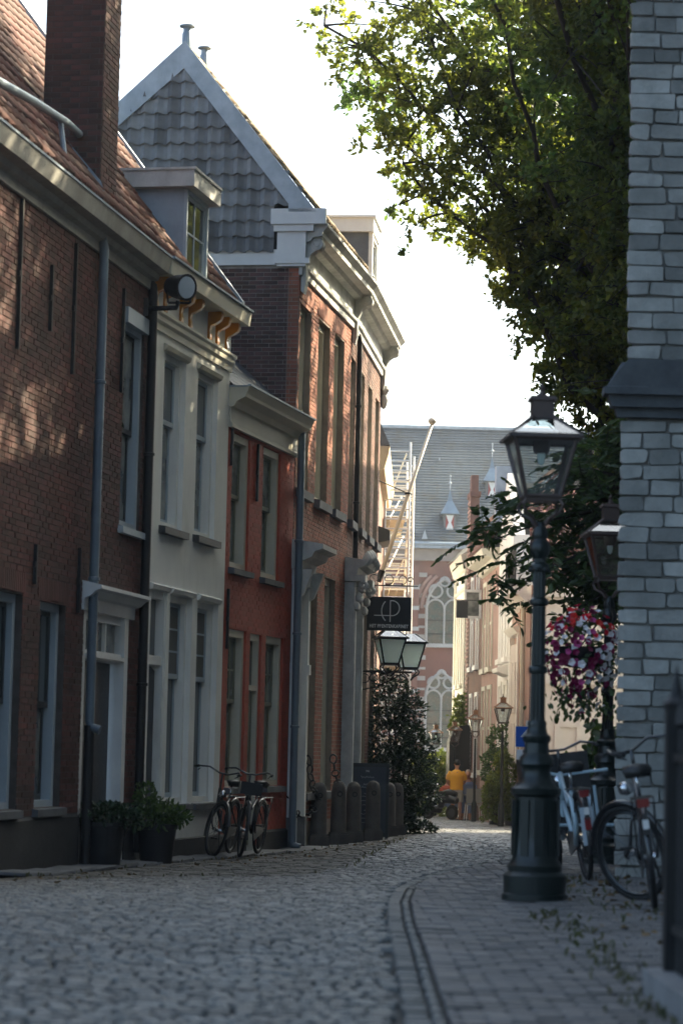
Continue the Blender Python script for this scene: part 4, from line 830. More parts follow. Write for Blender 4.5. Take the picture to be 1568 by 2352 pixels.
MB().box(sx0,sx1,-.02,.02,sz0,sz1).build('panel','sign_black',sg)
FR=Matrix.Translation((0,-.0215,0))@Matrix.Rotation(rad(90),4,'X')
text_mesh(sg,'lettering','HET PRENTENKABINET',.060,'sign_white',Matrix.Translation((0,-.0215,sz0+.055))@Matrix.Rotation(rad(90),4,'X')@Matrix.Diagonal((1,1.35,1,1)),.003,1.10)
lg=MB(); zc=sz0+.345
arcp=lambda cx,cz,rx,rz_,a,b,n=18:[(cx+rx*math.cos(a+(b-a)*i/n),-.0225,cz+rz_*math.sin(a+(b-a)*i/n)) for i in range(n+1)]
lg.tube(arcp(.02,zc,.15,.20,rad(125),rad(238)),.010,6); lg.tube([(.02,-.0225,zc-.19),(.02,-.0225,zc+.185)],.010,6)
lg.tube([(.02,-.0225,zc+.18)]+arcp(.055,zc+.05,.125,.13,rad(90),rad(-90))+[(.02,-.0225,zc-.08),(-.26,-.0225,zc-.08)],.010,6)
lg.build('monogram','sign_white',sg)
br=MB().tube([(-.72,0,3.87),(.5,0,3.87)],.013,6).tube([(-.33,0,3.87),(-.31,0,sz1)],.008,6).tube([(.30,0,3.87),(.33,0,sz1)],.008,6)
for cx,rr,a0,a1 in ((-.28,.09,0,300),(-.02,.10,-120,200),(.22,.09,-100,190),(.36,.05,0,330)): br.tube([(cx+rr*(1-.4*i/16)*math.cos(rad(a0+(a1-a0)*i/16)),0,3.98+rr*(1-.4*i/16)*math.sin(rad(a0+(a1-a0)*i/16))) for i in range(17)],.008,5)
br.tube([(-.7,0,3.45),(-.5,0,3.62),(-.45,0,3.87)],.009,5)
br.build('bracket','iron',sg)
# double wall lantern
wl_=empty('wall_lantern',(.35,45.9,0),rad(2),'pair of black wall lanterns with clear panes on a scrolled iron bracket','lantern')
b_=MB().box(-.03,.02,-.04,.04,2.0,2.45).tube([(0,0,2.38),(.95,0,2.38)],.02,6).tube([(0,0,2.05),(.3,0,2.1),(.6,0,2.25),(.8,0,2.36)],.014,6)
for cx,cz,rr in ((.12,2.26,.08),(.28,2.27,.07),(.43,2.29,.06),(.56,2.31,.05),(.68,2.27,.06)): b_.torus((cx,0,cz),rr,.010,'y',14,5)
b_.build('bracket','iron',wl_)
pm('lantern_black',(.012,.012,.013),None,4,.35)
for x,y,z in ((.55,-.15,2.58),(.93,.45,2.53)):
    lantern(wl_,z-.06,1.08,'lantern_black','lantern_black',x,y,rz=rad(8),gm='glass_frost',chim=False); MB().tube([(x,y,z-.2),(x*.9,y*.5,2.38)],.014,6).tube([(x-.1,y,z-.03),(x-.15,y,z-.12),(x-.05,y,z-.2)],.009,5).tube([(x+.1,y,z-.03),(x+.15,y,z-.12),(x+.05,y,z-.2)],.009,5).build('scroll','lantern_black',wl_)
# chalkboard
cb=empty('menu_board',(.53,43.6,G(.53,43.6)),rad(-2),'dark A-frame chalkboard menu standing behind the stone posts','board')
MB().box(-.36,-.31,-.03,.03,0,1.28).box(.31,.36,-.03,.03,0,1.28).box(-.31,.31,-.03,.03,1.22,1.28).box(-.31,.31,-.03,.03,.08,.14).build('frame','dark_paint',cb)
MB().box(-.31,.31,-.012,.012,.14,1.22).build('slate_panel','chalkboard',cb)
ck=MB()
for z,wd,a in ((1.15,.06,.02),(1.05,.22,.02),(.93,.12,.015),(.88,.2,.01),(.78,.1,.012),(.73,.18,.01),(.66,.2,.01),(.59,.16,.01),(.5,.1,.012),(.44,.19,.01),(.37,.17,.01),(.3,.15,.01)):
    ck.tube([(-wd/2+wd*i/24,-.014,z+a*R.uniform(-1,1)) for i in range(25)],.0035,4)
ck.build('chalk_marks','chalk',cb)
MB().tube([(-.33,.03,1.2),(-.33,.45,0)],.018,6).tube([(.33,.03,1.2),(.33,.45,0)],.018,6).build('rear_leg','dark_paint',cb)
# stone posts with chains
def stone_post(x,y,label,hh,rz):
    t=empty('stone_post',(x,y,G(x,y)),rz,label,'bollard','stone posts along the house front')
    MB().box(-.15,.15,-.15,.15,-.05,.17).box(-.13,.13,-.13,.13,.17,.20).build('foot','post_stone',t)
    MB().lathe([(.125,.2),(.118,hh-.16),(.108,hh-.09),(.085,hh-.04),(.05,hh-.01),(0,hh)],18).build('shaft','post_stone',t,50)
    MB().torus((0,-.125,hh-.2),.035,.01,'y',12,6).build('ring','iron',t); return t
PST=[(-.24,40.2,.99,'first stone post beside the drainpipe, nearest the camera'),(.06,41.2,1.0,'second stone post from the drainpipe'),(.30,42.2,.98,'third stone post, in front of the menu board'),(.62,42.9,.98,'fourth stone post, at the right edge of the menu board'),(.95,46.2,.95,'fifth stone post, beside the holly bush'),(1.12,47.4,.95,'last stone post, half buried in the holly bush')]
for x,y,hh,lab in PST: stone_post(x,y,lab,hh,rad(8))
def chain(label,a,b,sag,n):
    t=empty('chain',a,0,label,'chain'); a=Vector(a); b=Vector(b); P=[a.lerp(b,i/n)-Vector((0,0,sag*4*(i/n)*(1-i/n))) for i in range(n+1)]
    for i in range(n):
        d=(P[i+1]-P[i]); L=d.length*.62; q=d.to_track_quat('Z','Y').to_matrix().to_4x4()
        m=MB(); m.torus((0,0,0),.055,.011,'y',14,6); m.v=[(x,y,z*L/.066) for x,y,z in m.v]
        M=Matrix.Translation((P[i]+P[i+1])/2-a)@q@Matrix.Rotation(rad(90)*(i%2)+.5,4,'Z'); m.xf(M); m.build('link','iron',t,True)
chain('black iron chain hanging from the tall house to the first post',(-.42,39.6,.90),(-.24,40.15,.25),.18,9)
chain('black chain from the drainpipe dropping to the first post',(-.72,38.2,.32),(-.3,40.1,.12),.22,9)
chain('black chain hanging down between first and second posts',(-.05,41.5,.92),(.06,41.15,.45),.1,6)
# floodlight
fl=empty('floodlight',(-2.12,30.55,6.15),0,'black round floodlight on an arm at the corner of the brick house','floodlight')
MB().tube([(-.25,.05,0),(.12,-.05,0),(.14,-.05,.08)],.03,8).box(-.28,-.22,-.02,.12,-.1,.12).build('arm','iron',fl)
MB().tube([(.02,-.05,.06),(.0,-.05,.25)],.015,6).tube([(.28,-.05,.06),(.3,-.05,.25)],.015,6).tube([(.02,-.05,.06),(.28,-.05,.06)],.015,6).build('yoke','iron',fl)
Ml=Matrix.Translation((.15,-.05,.25))@Vector((.7,-.68,-.15)).to_track_quat('Z','Y').to_matrix().to_4x4()
MB().lathe([(.05,-.18),(.11,-.16),(.14,-.05),(.155,.1),(.16,.13),(.14,.13),(.135,.1)],20).xf(Ml).build('housing','iron',fl,40)
MB().lathe([(.0,.0),(.13,.0),(.13,.006),(0,.008)],20,(0,0,.124)).xf(Ml).build('lens','greyblue_paint',fl)
# iron railing, near right edge
fn=empty('iron_railing',(1.45,11.2,0),0,'black iron railing with spiked bars at the right edge, close to the camera','railing')
MB().box(-.12,.25,-5.2,.12,-.05,.10).build('stone_base','grey_stone',fn)
for y in [-.02-.11*i for i in range(44)]:
    s=MB().tube([(0,y,.10),(0,y,1.12)],.011,6).lathe([(.011,0),(.024,.02),(.02,.05),(.0,.16)],6,(0,y,1.12)); s.build('bar','iron',fn)
for z in (.26,.98): MB().box(-.02,.02,-5,0.03,z,z+.035).build('rail','iron',fn)
MB().box(-.045,.045,-.045,.045,.1,1.2).lathe([(.05,0),(.06,.03),(.03,.06),(.0,.2)],8,(0,0,1.2)).build('post','iron',fn)
for x in [.1+.1*i for i in range(8)]: MB().tube([(x,0,.10),(x,0,1.12)],.012,6).lathe([(.011,0),(.024,.02),(.02,.05),(.0,.16)],6,(x,0,1.12)).build('bar','iron',fn)
MB().box(0,.9,-.02,.02,.26,.295).box(0,.9,-.02,.02,.98,1.015).build('rail','iron',fn); MB().box(.26,.95,-.12,.12,-.05,.10).build('stone_base','grey_stone',fn)
# one-way sign on a pole behind the lamp
ow=empty('one_way_sign',(2.17,30,G(2.17,30)),0,'blue square one-way sign with white arrow behind the lamp post','sign')
gz=G(2.17,30); MB().tube([(.02,.03,0),(.02,.03,1.45)],.025,8).build('pole','alu',ow,40)
MB().box(-.12,.14,-.01,.01,1.08-gz,1.31-gz).build('plate','sign_blue',ow); MB().box(-.125,.145,-.008,.008,1.075-gz,1.315-gz).build('plate_edge','sign_white',ow)
MB().py([(-.02,1.11-gz),(.04,1.11-gz),(.04,1.19-gz),(.09,1.19-gz),(.01,1.29-gz),(-.07,1.19-gz),(-.02,1.19-gz)],-.0135,-.0105).build('arrow','sign_white',ow)
MB().box(-.11,.13,-.01,.01,.93-gz,1.05-gz).build('supplementary_plate','alu',ow)
# ================================================================== bicycles (local: x forward, z up, wheel radius .345)
def bike(label,x,y,z,head,lean,fc='bike_black',steer=0,rack=True,crate=None,guard='bike_black',cargo=False,basket=False):
    t=empty('bicycle',(x,y,z),0,label,'bicycle'); t.rotation_mode='XYZ'
    t.rotation_euler=(Matrix.Rotation(head,4,'Z')@Matrix.Rotation(lean,4,'X')).to_euler()
    WB=1.12; rw=.345; FX=WB
    def wheel(cx,M=None,r=rw):
        M=M or Matrix(); P=Matrix.Translation((cx,0,r))
        w=MB().lathe([(.025,-.05),(.035,-.045),(.02,-.02),(.02,.02),(.035,.045),(.025,.05)],12).xf(M@P@Matrix.Rotation(rad(90),4,'X')).build('wheel','chrome',t,40)
        MB().torus((0,0,0),r-.02,.021,'y',36,8).xf(M@P).build('tyre','rubber',w,True)
        MB().torus((0,0,0),r-.048,.012,'y',36,6).xf(M@P).build('rim','rim_dark',w,True)
        sp=MB()
        for k in range(18):
            a=2*math.pi*k/18; s=.03*(1 if k%2 else -1); sp.tube([(.03*math.cos(a+.5),s,.03*math.sin(a+.5)),((r-.05)*math.cos(a),0,(r-.05)*math.sin(a))],.0022,4,cap=False)
        sp.xf(M@P).build('spokes','rim_dark',w)
        MB().torus((0,0,0),r+.018,.024,'y',26,6,a0=rad(15),a1=rad(200)).xf(M@P@Matrix.Rotation(0,4,'Y')).build('mudguard',guard,t,True)
        return w
    bb=(.47,0,.29); st_=(.33,0,.72); hd0=(.93,0,.62); hd1=(.88,0,.86)
    f=MB().tube([bb,st_],.018,8).tube([bb,hd0],.021,8).tube([st_,(.60,0,.60),hd1],.018,8).tube([hd0,hd1],.022,8)
    for s in (-1,1): f.tube([bb,(0,s*.06,rw)],.011,6).tube([st_,(0,s*.06,rw)],.010,6)
    f.build('frame',fc,t,True)
    wheel(0)
    MB().tube([st_,(.29,0,.90)],.014,8).build('seat_post','chrome',t,True)
    MB().add([(.10,-.10,.92),(.10,.10,.92),(.22,.09,.95),(.38,.02,.94),(.38,-.02,.94),(.22,-.09,.95),(.11,-.08,.87),(.11,.08,.87),(.36,.015,.90),(.36,-.015,.90),(.14,0,.965),(.3,0,.955)],[(0,10,1),(0,5,10),(1,10,2),(5,11,10),(2,10,11),(5,4,11),(2,11,3),(3,11,4),(0,1,7,6),(1,2,7),(2,3,8,7),(3,4,9,8),(4,5,6,9),(5,0,6),(6,7,8,9)]).build('saddle','saddle_black',t,True)
    Ax=Vector(hd1); Sm=Matrix.Translation(Ax)@Matrix.Rotation(steer,4,Vector((-.22,0,1)).normalized())@Matrix.Translation(-Ax)
    fw=FX if not cargo else 1.75; fr=rw if not cargo else .26
    if not cargo:
        fk=MB().tube([(.865,0,.92),(.93,0,.62)],.014,8)
        for s in (-1,1): fk.tube([(.935,0,.64),(.97,s*.06,.58),(1.04,s*.06,.42),(FX,s*.055,rw)],.012,6)
        fk.xf(Sm).build('fork',fc,t,True); wheel(FX,Sm)
    else:
        MB().tube([(.93,0,.62),(1.2,0,.30),(1.6,0,.30),(1.7,0,.62)],.022,8).tube([(1.7,0,.62),(1.75,.05,.26)],.012,6).tube([(1.7,0,.62),(1.75,-.05,.26)],.012,6).build('long_frame',fc,t,True); wheel(1.75,None,.26)
    hz=1.08; hb=MB().tube([(.87,0,.88),(.84,0,hz-.02)],.013,8).tube([(.62,-.30,hz-.02),(.74,-.29,hz),(.86,-.2,hz+.02),(.88,-.06,hz-.03),(.88,.06,hz-.03),(.86,.2,hz+.02),(.74,.29,hz),(.62,.30,hz-.02)],.0115,8)
    hb.xf(Sm).build('handlebar','rim_dark',t,True)
    for s in (-1,1):
        MB().tube([(.61,s*.302,hz-.022),(.73,s*.293,hz-.003)],.017,8).xf(Sm).build('grip','rubber',t,True)
        MB().tube([(.72,s*.27,hz-.03),(.64,s*.26,hz-.06)],.007,5).xf(Sm).build('brake_lever','chrome',t)
        MB().box(.47-.03+s*.12,.47+.06+s*.12,s*.08,s*.17,.285+s*.10,.305+s*.10).tube([(.47,s*.05,.29),(.47+s*.12,s*.07,.29+s*.1)],.01,6).build('pedal','rubber',t)
    MB().py([(-.04,rw-.05),(.5,.19),(.58,.29),(.5,.39),(-.04,rw+.05)],.035,.05).build('chain_case',guard,t)
    MB().lathe([(.0,0),(.04,.0),(.05,.03),(.045,.07),(.0,.09)],12).xf(Sm@Matrix.Translation((.96,0,.80))@Matrix.Rotation(rad(90),4,'Y')).build('headlamp','chrome',t,True)
    if rack:
        rk=MB()
        for s in (-1,1): rk.tube([(.28,s*.06,.74),(-.32,s*.07,.74),(-.30,s*.07,.70),(0,s*.065,rw)],.007,5)
        for q in (.2,.05,-.1,-.25): rk.tube([(q,-.07,.74),(q,.07,.74)],.006,5)
        rk.build('rear_rack','bike_black',t); MB().box(-.37,-.335,-.04,.04,.68,.735).build('rear_light','red_glass',t)
        MB().box(-.385,-.36,-.018,.018,.50,.64).build('reflector_strip','bike_black',t); MB().box(-.39,-.375,-.02,.02,.54,.60).build('reflector','sign_white',t)
    if basket:
        bk=MB().box(1.0,1.22,-.14,.14,.80,.815).box(1.0,1.012,-.14,.14,.8,.95).box(1.208,1.22,-.14,.14,.8,.95).box(1.0,1.22,-.14,-.128,.8,.95).box(1.0,1.22,.128,.14,.8,.95); bk.xf(Sm).build('front_crate','bike_black',t)
    if cargo:
        c=MB().box(1.02,1.62,-.27,.27,.34,.36).box(1.02,1.04,-.27,.27,.36,1.02).box(1.60,1.62,-.27,.27,.36,.98).box(1.04,1.60,-.27,-.25,.36,1.0).box(1.04,1.60,.25,.27,.36,1.0).build('cargo_box','bike_black',t)
        k=MB()
        for s in (-1,1): k.tube([(1.0,s*.29,.34),(1.0,s*.29,.72)],.014,6).tube([(.9,s*.28,.36),(1.65,s*.29,.36)],.014,6)
        k.tube([(1.0,-.42,.84),(1.0,.0,.84),(1.0,.29,.93)],.015,6).tube([(1.0,-.42,.37),(1.0,.29,.45)],.015,6).tube([(1.0,.29,.45),(1.0,.29,.93)],.014,6).build('box_rail',fc,c)
        for s in (-1,1): MB().tube([(.05,s*.075,.70),(-.12,s*.075,.66),(-.2,s*.07,.5),(-.05,s*.07,.30)],.02,8).build('fork_guard',fc,t,True)
        MB().box(-.37,-.345,-.05,.05,.30,.60).build('rear_guard_plate','greyblue_paint',t); MB().box(-.385,-.37,-.025,.025,.42,.52).build('reflector','red_glass',t)
    return t
zl=G(-1.3,34.4)
bike('black bicycle leaning on the white house, front wheel turned to the camera, further left',-1.36,34.35,G(-1.4,33.8)+.035,rad(-101.5),rad(-5),steer=rad(36))
bike('black bicycle with silver fork and crate, the nearer to the red house door',-1.00,34.5,G(-1.1,34)+.035,rad(-101),rad(-4),steer=rad(20),basket=True)
bike('black city bicycle with red tail light parked at the stone buttress',2.12,17.35,G(2.1,17.4),rad(85),rad(-8),steer=rad(44))
bike('pale blue cargo bicycle with black box beside the lamp post',2.05,21.2,G(2.1,21.2),rad(93),rad(-8),fc='bike_pale',cargo=True,guard='bike_black')
# ================================================================== people and cafe things at the far end
def remesh(mb,name,mat,par,vox=.018,sm=3):
    o=mb.build(name,mat,par,True); o.data.materials.clear(); o.data.materials.append(MATS[mat])
    m=o.modifiers.new('r','REMESH'); m.mode='VOXEL'; m.voxel_size=vox; m.use_smooth_shade=True
    s=o.modifiers.new('s','SMOOTH'); s.iterations=sm; s.factor=.5
    return o
def head(mb,c,s=1):
    mb.lathe([(.0,-.125),(.045,-.115),(.068,-.07),(.08,-.01),(.082,.04),(.07,.085),(.04,.112),(0,.12)],14,c); x,y,z=c
    mb.lathe([(0,-.02),(.012,-.01),(.01,.015),(0,.03)],8,(x,y+.083,z-.02)); 
    for q in (-1,1): mb.lathe([(0,-.03),(.014,-.015),(.014,.015),(0,.03)],8,(x+q*.082,y,z-.01))
def hand(mb,w,d,s):   # palm and five fingers from wrist w along d
    w=Vector(w); d=Vector(d).normalized(); a=d.cross(Vector((0,0,1))).normalized(); mb.tube([w,w+d*.05,w+d*.09],[.028,.038,.034],8)
    for i,l in enumerate((.065,.075,.07,.055)): p=w+d*.085+a*(.027-.018*i); mb.tube([p,p+d*l*.6,p+d*l*.9-Vector((0,0,.02))],.0095,6)
    p=w+d*.03+a*.03*s; mb.tube([p,p+a*s*.03+d*.03,p+a*s*.035+d*.06],.011,6)
PX,PY=3.55,77.0
pe=empty('person',(PX,PY,G(PX,PY)),rad(6),'person in yellow shirt and beige shorts standing with back to the camera','person')
bd=MB()
for s in (-1,1):
    bd.tube([(s*.09,0,.90),(s*.10,.0,.70),(s*.105,.01,.50),(s*.11,-.015,.33),(s*.11,-.01,.10),(s*.11,.0,.05)],[.085,.08,.058,.058,.036,.04],10); bd.tube([(s*.11,-.04,.035),(s*.115,.05,.035),(s*.12,.15,.025)],[.038,.042,.028],8)
    sh=(s*.19,.02,1.38); el=(s*.27,.05,1.12); wr=(s*.20+.02,.26,1.02); bd.tube([sh,el,wr],[.055,.042,.03],8); hand(bd,wr,(-.2*s,1,-.05),s)
bd.tube([(0,0,.85),(0,.0,1.0),(0,.01,1.2),(0,.03,1.38),(0,.04,1.45),(.01,.06,1.52),(.015,.07,1.57)],[.14,.13,.15,.14,.07,.052,.05],12); head(bd,(.02,.095,1.63))
remesh(bd,'body','skin',pe)
sh_=MB().tube([(0,-.005,.86),(0,0,.95),(0,.0,1.1),(0,.015,1.28),(0,.03,1.40),(0,.04,1.46)],[.185,.175,.178,.195,.15,.075],14); sh_.v=[(x*1.12,y*.78,z) for x,y,z in sh_.v]
for s in (-1,1): sh_.tube([(s*.15,.025,1.39),(s*.225,.035,1.28),(s*.262,.045,1.16)],[.085,.078,.068],10)
remesh(sh_,'shirt','shirt_yellow',pe,.016)
so_=MB().tube([(0,0,.68+.12),(0,0,.9)],[.17,.165],12); so_.v=[(x*1.06,y*.8,z) for x,y,z in so_.v]
for s in (-1,1): so_.tube([(s*.085,0,.86),(s*.10,0,.70),(s*.108,.005,.52)],[.105,.105,.098],10)
remesh(so_,'shorts','shorts_beige',pe,.016)
hr=MB().lathe([(0,-.06),(.07,-.05),(.088,.0),(.09,.05),(.076,.095),(.04,.125),(0,.13)],12,(.02,.085,1.64)); remesh(hr,'hair','hair_dark',pe,.015)
def seated(x,y,rz,label,top,hair,zs=.45):
    t=empty('person',(x,y,G(x,y)),rz,label,'person'); b=MB()
    for s in (-1,1):
        b.tube([(s*.09,0,zs+.06),(s*.11,.42,zs+.05),(s*.11,.42,.1)],[.085,.06,.045],10); b.tube([(s*.11,.4,.04),(s*.115,.55,.03)],[.04,.03],8)
        b.tube([(s*.18,.0,zs+.55),(s*.25,.08,zs+.32),(s*.16,.33,zs+.28)],[.05,.04,.03],8); hand(b,(s*.16,.33,zs+.28),(-.3*s,1,0),s)
    b.tube([(0,0,zs+.05),(0,0,zs+.3),(0,.02,zs+.52),(0,.04,zs+.62),(0,.06,zs+.72)],[.15,.14,.15,.07,.05],12); head(b,(0,.08,zs+.80)); remesh(b,'body','skin',t,.02)
    c=MB().tube([(0,0,zs+.02),(0,0,zs+.3),(0,.02,zs+.52),(0,.035,zs+.6)],[.18,.17,.18,.08],12)
    for s in (-1,1): c.tube([(s*.15,.0,zs+.53),(s*.24,.07,zs+.34)],[.075,.06],8)
    remesh(c,'top',top,t,.02); l=MB()
    for s in (-1,1): l.tube([(s*.09,0,zs+.05),(s*.11,.42,zs+.05),(s*.11,.42,.2)],[.10,.075,.06],8)
    remesh(l,'trousers','cloth_blue',t,.02)
    hh=MB().lathe([(0,-.08),(.07,-.06),(.09,.0),(.09,.05),(.076,.095),(.04,.125),(0,.13)],12,(0,.065,zs+.81)); remesh(hh,'hair',hair,t,.02); return t
seated(3.93,77.7,rad(170),'person with grey hair seated facing the standing man, in blue','cloth_blue','hair_grey',.55)
seated(3.32,78.0,rad(200),'person in red-orange top seated left of the man in yellow','cloth_red','hair_grey',.42)
def chair(x,y,rz,label):
    t=empty('cafe_chair',(x,y,G(x,y)),rz,label,'chair')
    MB().box(-.22,.22,-.2,.22,.44,.47).build('seat','chair_grey',t); MB().px([(-.22,.5),(-.2,.5),(-.25,.92),(-.27,.92)],-.23,.23).build('backrest','chair_grey',t)
    for sx in (-1,1):
        for yy,k in ((-.2,-.06),(.2,.04)): MB().tube([(sx*.19,yy,.45),(sx*.23,yy+k,0)],.014,6).build('leg','alu',t)
        MB().tube([(sx*.22,-.2,.45),(sx*.22,-.25,.92)],.013,6).build('back_post','chair_grey',t)
chair(3.98,75.8,rad(5),'grey cafe chair seen from behind, right of the man in yellow')
tb=empty('cafe_table',(3.75,77.6,G(3.75,77.6)),0,'small round cafe table in front of the standing man','table')
MB().lathe([(.34,.72),(.35,.73),(.35,.75),(.0,.755)],20).build('top','chair_grey',tb); MB().lathe([(.2,0),(.2,.02),(.03,.05),(.025,.72)],12).build('stand','iron',tb)
# dark scooter
sct=empty('scooter',(3.08,76.6,G(3.08,76.6)),rad(140),'dark parked motor scooter left of the man in yellow','scooter')
for x in (-.42,.45):
    w=MB().torus((x,0,.22),.165,.055,'y',22,8).build('wheel','rubber',sct,True); MB().lathe([(.12,-.03),(.12,.03)],14).xf(Matrix.Translation((x,0,.22))@Matrix.Rotation(rad(90),4,'X')).build('rim','rim_dark',w)
remesh(MB().tube([(-.6,0,.55),(-.4,0,.62),(-.05,0,.58),(.0,0,.35)],[.1,.15,.13,.1],10).tube([(0,0,.3),(.3,0,.3)],[.12,.12],8).tube([(.33,0,.3),(.38,0,.7),(.32,0,.95)],[.13,.12,.07],10),'bodywork','bike_black',sct,.025)
MB().tube([(-.55,0,.74),(-.3,0,.78),(.0,0,.73)],[.08,.12,.09],10).build('seat','saddle_black',sct,True); MB().tube([(.25,-.32,1.02),(.32,0,.98),(.25,.32,1.02)],.02,6).build('handlebar','chrome',sct,True)
MB().lathe([(0,0),(.06,.01),(.07,.05),(0,.07)],12).xf(Matrix.Translation((.42,0,.86))@Matrix.Rotation(rad(90),4,'Y')).build('headlamp','sign_white',sct,True)
bl_=empty('street_bollard',(4.04,66,G(4.04,66)),0,'dark green bollard with pale knobs between chair and planter','bollard')
MB().lathe([(.17,0),(.17,.1),(.12,.14),(.1,.7),(.12,.72),(.08,.76)],14).build('shaft','cast_green',bl_,40)
for z in (.82,.96): MB().lathe([(0,-.06),(.05,-.03),(.05,.03),(0,.06)],10,(0,0,z)).build('knob','sign_white',bl_,True)
# ================================================================== foliage
def leaf_field(name,mat,par,P,D,size,width=.55,fold=.25,kind='stuff',jit=.25):
    """one mesh of many small folded leaves at points P with directions D"""
    n=len(P); P=np.asarray(P,float); D=np.asarray(D,float); D/=np.linalg.norm(D,axis=1)[:,None]+1e-9
    S=size*(1+jit*RN.uniform(-1,1,n))[:,None]
    A=np.cross(D,RN.normal(size=(n,3))); A/=np.linalg.norm(A,axis=1)[:,None]+1e-9; N=np.cross(A,D)
    v=np.empty((n,6,3)); v[:,0]=P; v[:,1]=P+D*S*.35+A*S*width*.42+N*S*fold*.3; v[:,2]=P+D*S*.72+A*S*width*.40+N*S*fold*.25; v[:,3]=P+D*S-N*S*.1
    v[:,4]=P+D*S*.72-A*S*width*.40+N*S*fold*.25; v[:,5]=P+D*S*.35-A*S*width*.42+N*S*fold*.3
    b=(np.arange(n)*6)[:,None]; f=np.concatenate([b+np.array([0,1,2,3]),b+np.array([0,3,4,5])],1).reshape(-1,4)
    me=bpy.data.meshes.new(name); me.vertices.add(n*6); me.vertices.foreach_set('co',v.reshape(-1)); nf=len(f)
    me.loops.add(nf*4); me.loops.foreach_set('vertex_index',f.reshape(-1).astype(np.int32)); me.polygons.add(nf); me.polygons.foreach_set('loop_start',np.arange(0,nf*4,4,dtype=np.int32)); me.update(calc_edges=True)
    a=me.attributes.new('v','FLOAT','FACE'); a.data.foreach_set('value',np.repeat(RN.uniform(0,1,n),2).astype(np.float32)); me.materials.append(MATS[mat])
    o=bpy.data.objects.new(name,me); COL.objects.link(o); o.parent=par
    if kind: o['kind']=kind
    return o
def sprays(cs,rad_,per,spread,droop=.0):
    P=[];D=[]
    for c in cs:
        ax=RN.normal(size=3); ax[2]=ax[2]*.5-droop; ax/=np.linalg.norm(ax); L=spread*RN.uniform(.6,1.3)
        t=RN.uniform(0,1,per)[:,None]; p=np.asarray(c)+ax*L*(t-.3)+RN.normal(scale=spread*.16,size=(per,3)); d=ax*.6+RN.normal(scale=.7,size=(per,3)); d[:,2]-=droop*.5
        P.append(p);D.append(d)
    return np.concatenate(P),np.concatenate(D)
def bez(a,b,sag,n=10,w=.15,rnd=R):
    a=Vector(a);b=Vector(b); m=(a+b)/2+Vector((rnd.uniform(-w,w),rnd.uniform(-w,w),sag)); return [a*(1-t)**2+m*2*t*(1-t)+b*t*t for t in [i/n for i in range(n+1)]]
def tree(name,label,base,tr_top,limbs,mat,leaf,per,spread,density,trunk_r,droop=.1,br=1.0,width=.55):
    t=empty(name,base,0,label,'tree'); B=Vector(base); tk=MB(); tt=Vector(tr_top)-B
    tk.tube(bez((0,0,-.2),tt,.0,10,.2),[trunk_r*(1-.5*i/10) for i in range(11)],12); cs=[]
    for end,rr,dens in limbs:
        e=Vector(end)-B; s0=tt*R.uniform(.55,1.0); f1,f2=R.uniform(0,6),R.uniform(0,6); pts=[p+Vector((R.gauss(0,.06),R.gauss(0,.1),R.gauss(0,.06)))+Vector((.22*math.sin(i*.9+f1),.3*math.sin(i*.7+f2),.22*math.sin(i*.8+f2)))*min(i,12-i)/6 for i,p in enumerate(bez(s0,e,R.uniform(-.5,1.0),12,.8))]; tk.tube(pts,[trunk_r*.17*(1-.85*i/12)+.010 for i in range(13)],8)
        for k in range(int(18*dens)): w=pts[R.randint(3,12)]; cs.append(w+Vector((R.gauss(0,.22),R.gauss(0,.25),R.gauss(0,.2))))
        thin=(1.35 if end[0]<2.6 else .36) if (end[2]<12.8 and end[1]>37) else 1.0
        for k in range(int(dens*24*thin)):
            q=pts[R.randint(3,12)]; a=Vector((R.gauss(0,1),R.gauss(0,1),R.gauss(0,.8))).normalized()*rr*R.uniform(.35,1.0)*br; p2=q+a
            bp=bez(q,p2,R.uniform(-.05,.25),5,.12); tk.tube(bp,[.022,.018,.014,.011,.008,.005],5,cap=False)
            for j in range(int(density*rr*R.uniform(.7,1.3))):
                w=R.choice(bp[1:]); cs.append(w+Vector((R.gauss(0,.17),R.gauss(0,.17),R.gauss(0,.15))))
    tk.build('trunk','bark',t,True); P,D=sprays([tuple(c) for c in cs],0,per,spread,droop); leaf_field('crown',mat,t,P,D,leaf,width); return t,len(P)
